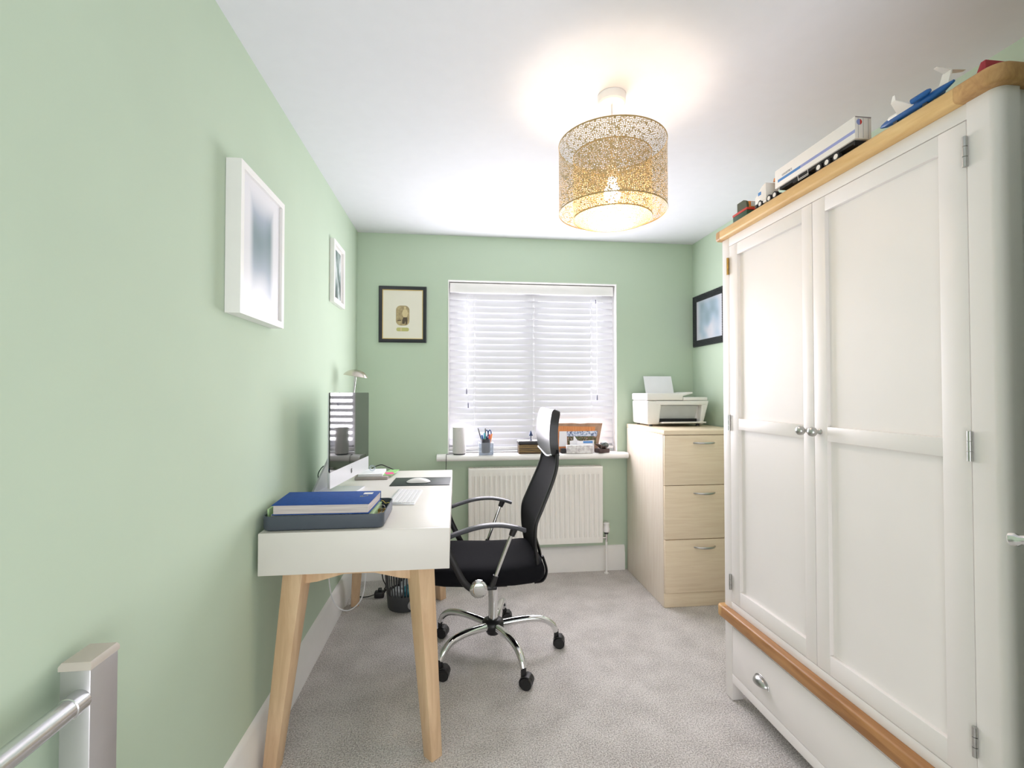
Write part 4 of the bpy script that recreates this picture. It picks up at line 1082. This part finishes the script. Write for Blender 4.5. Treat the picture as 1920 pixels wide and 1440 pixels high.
td = thing('toy_tram', 'green and red toy vehicle front on the wardrobe behind the lorry', 'toy', (1.16, 1.78, TZ))
b = MB(); b.box(1.139, 1.185, 1.765, 1.86, TZ + .0005, TZ + .026, .002); part(td, 'body', b, M['green_dk'])
b = MB(); b.box(1.138, 1.186, 1.763, 1.862, TZ + .0265, TZ + .036, .002); part(td, 'bumper', b, M['red'])
b = MB(); b.prism([(1.766, TZ + .0365), (1.766, TZ + .045), (1.772, TZ + .062), (1.786, TZ + .071), (1.83, TZ + .071), (1.83, TZ + .0365)], 'x', 1.140, 1.150); part(td, 'hood_side', b, M['olive'])
b = MB(); b.prism([(1.766, TZ + .0365), (1.770, TZ + .062), (1.80, TZ + .071), (1.83, TZ + .071), (1.83, TZ + .0365)], 'x', 1.1505, 1.184); part(td, 'cab', b, M['orange'])
part(td, 'window', MB().box(1.158, 1.180, 1.7635, 1.766, TZ + .040, TZ + .058), M['wrap_white'])

ap = thing('toy_aeroplane', 'blue and white toy jet with a T-shaped tail on top of the wardrobe', 'toy', (1.146, 1.07, TZ))
ax, az = 1.146, 2.006
b = MB(); fu = [(1.170, .001, .001), (1.163, .005, .001), (1.150, .0085, 0), (1.13, .0105, 0), (1.03, .0105, 0), (1.00, .0080, .002), (.975, .003, .005)]
b.sweep([(ax, y, az + dz) for y, r, dz in fu], [r for y, r, dz in fu], n=18)
part(ap, 'fuselage', b, M['blue'])
b = MB(); b.sweep([(ax - .003, y, az + .0045) for y in (1.145, 1.135, 1.068, 1.06)], [(.002, .003), (.0085, .0075), (.0088, .0078), (.004, .004)], n=14, up=(0, 0, 1)); part(ap, 'cabin', b, M['toy_white'])
for s_ in (-1, 1):
    b = MB(); rt = ax + s_ * .008; tp = ax + s_ * .046
    b.hexa([(rt, 1.110, az), (tp, 1.092, az + .017), (tp, 1.078, az + .017), (rt, 1.064, az)], [(rt, 1.110, az + .0025), (tp, 1.092, az + .0185), (tp, 1.078, az + .0185), (rt, 1.064, az + .0025)])
    wg = part(ap, 'wing', b, M['toy_white'])
    b = MB(); b.hexa([(tp, 1.090, az + .0186), (tp + s_ * .0015, 1.090, az + .0186), (tp + s_ * .0015, 1.078, az + .0186), (tp, 1.078, az + .0186)], [(tp + s_ * .004, 1.082, az + .030), (tp + s_ * .005, 1.082, az + .030), (tp + s_ * .005, 1.076, az + .030), (tp + s_ * .004, 1.076, az + .030)]); part(wg, 'winglet', b, M['toy_white'])
    b = MB(); ex = ax + s_ * .019; b.sweep([(ex, 1.062, az + .006), (ex, 1.060, az + .006), (ex, 1.020, az + .006), (ex, 1.014, az + .006)], [.0045, .0068, .0062, .004], n=16); b.box(min(ex, ax), max(ex, ax), 1.025, 1.048, az + .003, az + .006)
    part(ap, 'engine', b, M['blue'])
    b = MB(); b.hexa([(ax, .998, az + .034), (ax + s_ * .038, .988, az + .037), (ax + s_ * .038, .980, az + .037), (ax, .979, az + .034)], [(ax, .998, az + .036), (ax + s_ * .038, .988, az + .038), (ax + s_ * .038, .980, az + .038), (ax, .979, az + .036)]); part(ap, 'tailplane', b, M['toy_white'])
b = MB(); b.prism([(1.044, az + .007), (1.008, az + .014), (1.000, az + .035), (.979, az + .035), (.988, az + .003), (1.03, az + .006)], 'x', ax - .0018, ax + .0018); part(ap, 'fin', b, M['toy_white'])
for y in (1.12, 1.04): part(ap, 'landing_gear', MB().box(ax - .006, ax + .006, y - .006, y + .006, TZ + .0002, 1.9985), M['dark'])

b = MB(); b.hexa([(1.325, 1.05, TZ + .0005), (1.66, 1.05, TZ + .0005), (1.66, 1.10, TZ + .0005), (1.300, 1.10, TZ + .0005)], [(1.325, 1.05, 2.128), (1.66, 1.05, 2.128), (1.66, 1.062, 2.128), (1.325, 1.062, 2.128)], .0015)
solo('storage_box', 'red cardboard box on the wardrobe top near the ceiling', 'box', b, M['redbox'], (1.5, 1.07, TZ))

# ------------------------------------------------------------------ things on the window board
SZ = .8575
sp_ = thing('smart_speaker', 'pale grey cylindrical speaker on the window board', 'speaker', (.022, 3.372, SZ))
part(sp_, 'base', MB().lathe([(.001, 0), (.041, 0), (.0435, .004), (.0435, .008), (.001, .008)], (.022, 3.372, SZ), 40), M['grey_pad'])
part(sp_, 'body', MB().lathe([(.001, .0085), (.0445, .0085), (.0455, .012), (.0455, .184), (.043, .189), (.001, .190)], (.022, 3.372, SZ), 44), M['speaker'])
b = MB(); b.sweep(spline([(-.022, 3.372, SZ + .004), (-.05, 3.375, SZ + .003), (-.066, 3.345, SZ + .003), (-.0665, 3.317, SZ - .0), (-.0665, 3.306, .835), (-.067, 3.312, .80), (-.070, 3.36, .70), (-.073, 3.38, .5), (-.08, 3.385, .3)], 6), .002, n=6)
solo('speaker_cable', 'thin black cable hanging over the end of the window board', 'cable', b, M['black_plastic'], (-.066, 3.34, .85))
ph = thing('pen_holder', 'clear square pen holder with a dark cup on the window board', 'pen holder', (.207, 3.36, SZ))
px, py = .207, 3.36
b = MB()
for x0, x1, y0, y1 in ((px - .050, px - .046, py - .045, py + .045), (px + .046, px + .050, py - .045, py + .045), (px - .046, px + .046, py - .045, py - .041), (px - .046, px + .046, py + .041, py + .045)): b.box(x0, x1, y0, y1, SZ + .0005, SZ + .082)
b.box(px - .046, px + .046, py - .041, py + .041, SZ + .0005, SZ + .010)
part(ph, 'clear_case', b, M['clear'], smooth=False)
part(ph, 'cup', MB().lathe([(.028, .0), (.0275, .004), (.031, .096), (.033, .096), (.030, .002)], (px, py, SZ + .0105), 28, close=True).cyl((px, py, SZ + .0105), (px, py, SZ + .013), .027), M['cup'])
def pen(x0, y0, x1, y1, h, r, mats_, label, tip=.25, name='pen'):
    A = Vector((px + x0, py + y0, SZ + .016)); B = Vector((px + x1, py + y1, SZ + h)); t_ = thing(name, label, 'pen', A, 'pens in the holder')
    m_ = A.lerp(B, 1 - tip)
    part(t_, 'barrel', MB().cyl(A, m_, r, n=12), mats_[0]); part(t_, 'cap', MB().sweep([m_, m_.lerp(B, .9), B], [r * 1.05, r * 1.0, r * .45], n=12), mats_[1])
pen(-.004, -.006, -.030, -.010, .135, .0070, (M['blue'], M['blue']), 'thick blue pen leaning out of the clear holder', .3)
pen(-.008, .012, -.055, .0, .182, .0038, (M['dark'], M['dark']), 'thin grey pencil leaning furthest out of the holder', .2, 'pencil')
pen(.0, .004, -.004, .0, .180, .0042, (M['green_dk'], M['dark']), 'tall thin dark green pen upright in the holder', .25)
pen(-.002, -.012, -.012, -.018, .150, .0058, (M['bright_green'], M['teal']), 'short teal green pen at the front of the holder', .3)
pen(.010, -.01, .026, -.014, .140, .0055, (M['red'], M['red']), 'red pen in the holder beside the scissors', .3)
pen(.015, .004, .042, -.002, .142, .0055, (M['orange'], M['orange']), 'orange pen leaning out of the holder beside the red one', .3)
sc_ = thing('scissors', 'dark handled scissors standing in the pen holder', 'scissors', (px + .012, py + .01, SZ + .02))
part(sc_, 'blades', MB().box(px + .006, px + .016, py + .010, py + .013, SZ + .014, SZ + .105), M['steel'])
for dx, a in ((.006, 12), (.028, -12)):
    b = MB(); b.sweep([(px + dx + .010 * math.cos(t), py + .0115, SZ + .142 + .024 * math.sin(t)) for t in [2 * PI * i / 20 for i in range(20)]], (.0045, .0045), n=8, loop=True); b.cyl((px + .011, py + .0115, SZ + .10), (px + dx, py + .0115, SZ + .122), .006, n=10)
    part(sc_, 'handle', b, M['blue_dk'])
bx_ = thing('wooden_box', 'dark carved wooden box on the window board behind the chair', 'box', (.53, 3.37, SZ))
part(bx_, 'body', MB().box(.437, .625, 3.335, 3.415, SZ + .0005, SZ + .066, .002), M['box_dark'])
part(bx_, 'lid', MB().box(.433, .629, 3.331, 3.419, SZ + .0665, SZ + .090, .003), M['box_black'])
b = MB(); 
for z in (.018, .030, .043, .055): b.box(.4365, .6255, 3.3342, 3.3350, SZ + z, SZ + z + .0015)
part(bx_, 'inlay_lines', b, M['brass'])
ar = thing('arrow_ornament', 'small navy arrow ornament standing on the dark wooden box', 'ornament', (.530, 3.39, SZ + .09))
b = MB(); b.cyl((.530, 3.39, SZ + .0905), (.530, 3.39, SZ + .130), .0042, n=12); part(ar, 'stem', b, M['navy_arrow'])
b = MB(); b.lathe([(.015, .0), (.016, .003), (.012, .014), (.004, .034), (.0005, .038)], (.530, 3.39, SZ + .122), 20); part(ar, 'arrow_head', b, M['navy_arrow'])
part(ar, 'foot', MB().cyl((.530, 3.39, SZ + .0903), (.530, 3.39, SZ + .0935), .011, n=16), M['navy_arrow'])
# souvenir card with pictures
def leaned(pts, y, z0, lean):   # outline in (x, z) leaned back about its bottom edge
    return [(x, y + (z - z0) * lean, z) for x, z in pts]
pcard = thing('photo_card', 'large brown photo card leaning against the blind', 'card', (.86, 3.41, SZ))
def leaf(pts, y, t, lean=.10):
    bb = MB(); bb.loft([leaned(pts, y, SZ, lean), leaned(pts, y + t, SZ, lean)]); return bb
part(pcard, 'card', leaf([(.690, SZ + .0005), (1.020, SZ + .0005), (1.030, SZ + .05), (1.066, SZ + .205), (.96, SZ + .207), (.90, SZ + .203), (.84, SZ + .208), (.690, SZ + .206)], 3.405, .004), M['tan_card'], smooth=False)
part(pcard, 'wood_picture', leaf([(.695, SZ + .02), (.985, SZ + .02), (1.012, SZ + .180), (.697, SZ + .188)], 3.4042, .0006), M['orange_print'], smooth=False)
part(pcard, 'group_photo', leaf([(.80, SZ + .055), (1.008, SZ + .055), (1.020, SZ + .115), (.80, SZ + .115)], 3.4035, .0006), M['photo_mix'], smooth=False)
part(pcard, 'flag_photo', leaf([(.785, SZ + .112), (1.020, SZ + .112), (1.028, SZ + .150), (.785, SZ + .148)], 3.4033, .0006), M['photo_pale'], smooth=False)
b = MB(); b.loft([leaned([(.735, SZ + .042), (.795, SZ + .042), (.795, SZ + .150), (.741, SZ + .150)], 3.392, SZ, .10), leaned([(.735, SZ + .042), (.795, SZ + .042), (.795, SZ + .150), (.741, SZ + .150)], 3.395, SZ, .10)])
part(pcard, 'pale_leaflet', b, M['paper'])
b = MB(); pts_ = [(.812, SZ + .0005), (.99, SZ + .0005), (.99, SZ + .078), (.90, SZ + .080), (.87, SZ + .085), (.848, SZ + .115), (.842, SZ + .118), (.838, SZ + .086), (.812, SZ + .083)]
b.loft([leaned(pts_, 3.380, SZ, .06), leaned(pts_, 3.3815, SZ, .06)])
solo('torn_leaflet', 'white leaflet with a pointed top standing before the brown photo card', 'leaflet', b, M['paper'], (.9, 3.38, SZ), smooth=False)
pcd = thing('post_card', 'white card with a blue corner picture on the window board', 'card', (.93, 3.37, SZ))
part(pcd, 'card', leaf([(.86, SZ + .0005), (.985, SZ + .0005), (.985, SZ + .088), (.86, SZ + .082)], 3.362, .0015, .05), M['paper'], smooth=False)
part(pcd, 'blue_picture', leaf([(.905, SZ + .067), (.975, SZ + .067), (.975, SZ + .082), (.905, SZ + .082)], 3.3612, .0004, .05), M['stripe'], smooth=False)
solo('gift_box', 'flat white marbled card box at the front of the window board', 'box', MB().box(.775, .965, 3.322, 3.352, SZ + .0005, SZ + .058, .002), M['stone_white'], (.87, 3.337, SZ))
b = MB(); b.box(.737, .772, 3.335, 3.37, SZ + .0005, SZ + .034, .004); b.cyl((.754, 3.3348, SZ + .017), (.754, 3.331, SZ + .017), .011, n=18)
solo('desk_gadget', 'tiny black square gadget beside the marbled box', 'gadget', b, M['black_plastic'], (.754, 3.352, SZ))
sc2 = thing('animal_figurine', 'dark bronze curled animal figurine on a brown block base', 'figurine', (1.048, 3.352, SZ))
b = MB(); b.box(.996, 1.086, 3.325, 3.385, SZ + .0005, SZ + .029, .003)
bmesh.ops.rotate(b.bm, verts=b.bm.verts, cent=(1.041, 3.355, 0), matrix=Matrix.Rotation(R(22), 3, 'Z')); part(sc2, 'base', b, M['bronze_base'])
b = MB(); b.ball((1.056, 3.356, SZ + .052), .034, 20, 12, (1.0, .75, .72)); part(sc2, 'shell', b, M['grass_stone'])
b = MB(); b.ball((1.040, 3.350, SZ + .044), .026, 16, 10, (1.2, .8, .6)); b.sweep([(1.025, 3.346, SZ + .050), (1.005, 3.340, SZ + .058), (.988, 3.337, SZ + .061)], [.012, .009, .003], n=12)
for dx, dy in ((-.012, -.016), (.016, -.018), (.0, .016), (.022, .012)): b.sweep([(1.042 + dx, 3.352 + dy, SZ + .045), (1.042 + dx * 1.3, 3.352 + dy * 1.2, SZ + .0295)], [.008, .006], n=10)
part(sc2, 'body', b, M['bronze'])

# ------------------------------------------------------------------ metal rail and post in the foreground
rl = thing('handrail', 'silver metal post with round handrail beside the green wall', 'handrail', (-.637, .93, 0))
part(rl, 'post', MB().box(-.6605, -.6125, .8965, .9635, .001, .818, .002), M['alu'])
b = MB(); cx_, cy_ = -.6365, .930
def rr2(a, c, z): return [(cx_ + u, cy_ + v, z) for u, v in ((-a, -c), (a, -c), (a, c), (-a, c))]
b.loft([rr2(.0255, .0350, .8185), rr2(.0255, .0350, .826), rr2(.0225, .032, .8315), rr2(.013, .0225, .8335)])
part(rl, 'post_cap', b, M['capplastic'])
part(rl, 'rail', MB().sweep([(-.629, .8964, .769), (-.629, .870, .769), (-.629, .869, .769), (-.634, .30, .774), (-.636, -.60, .778)], [.0185, .0185, .0170, .0170, .0170], n=28), M['alu_bright'])
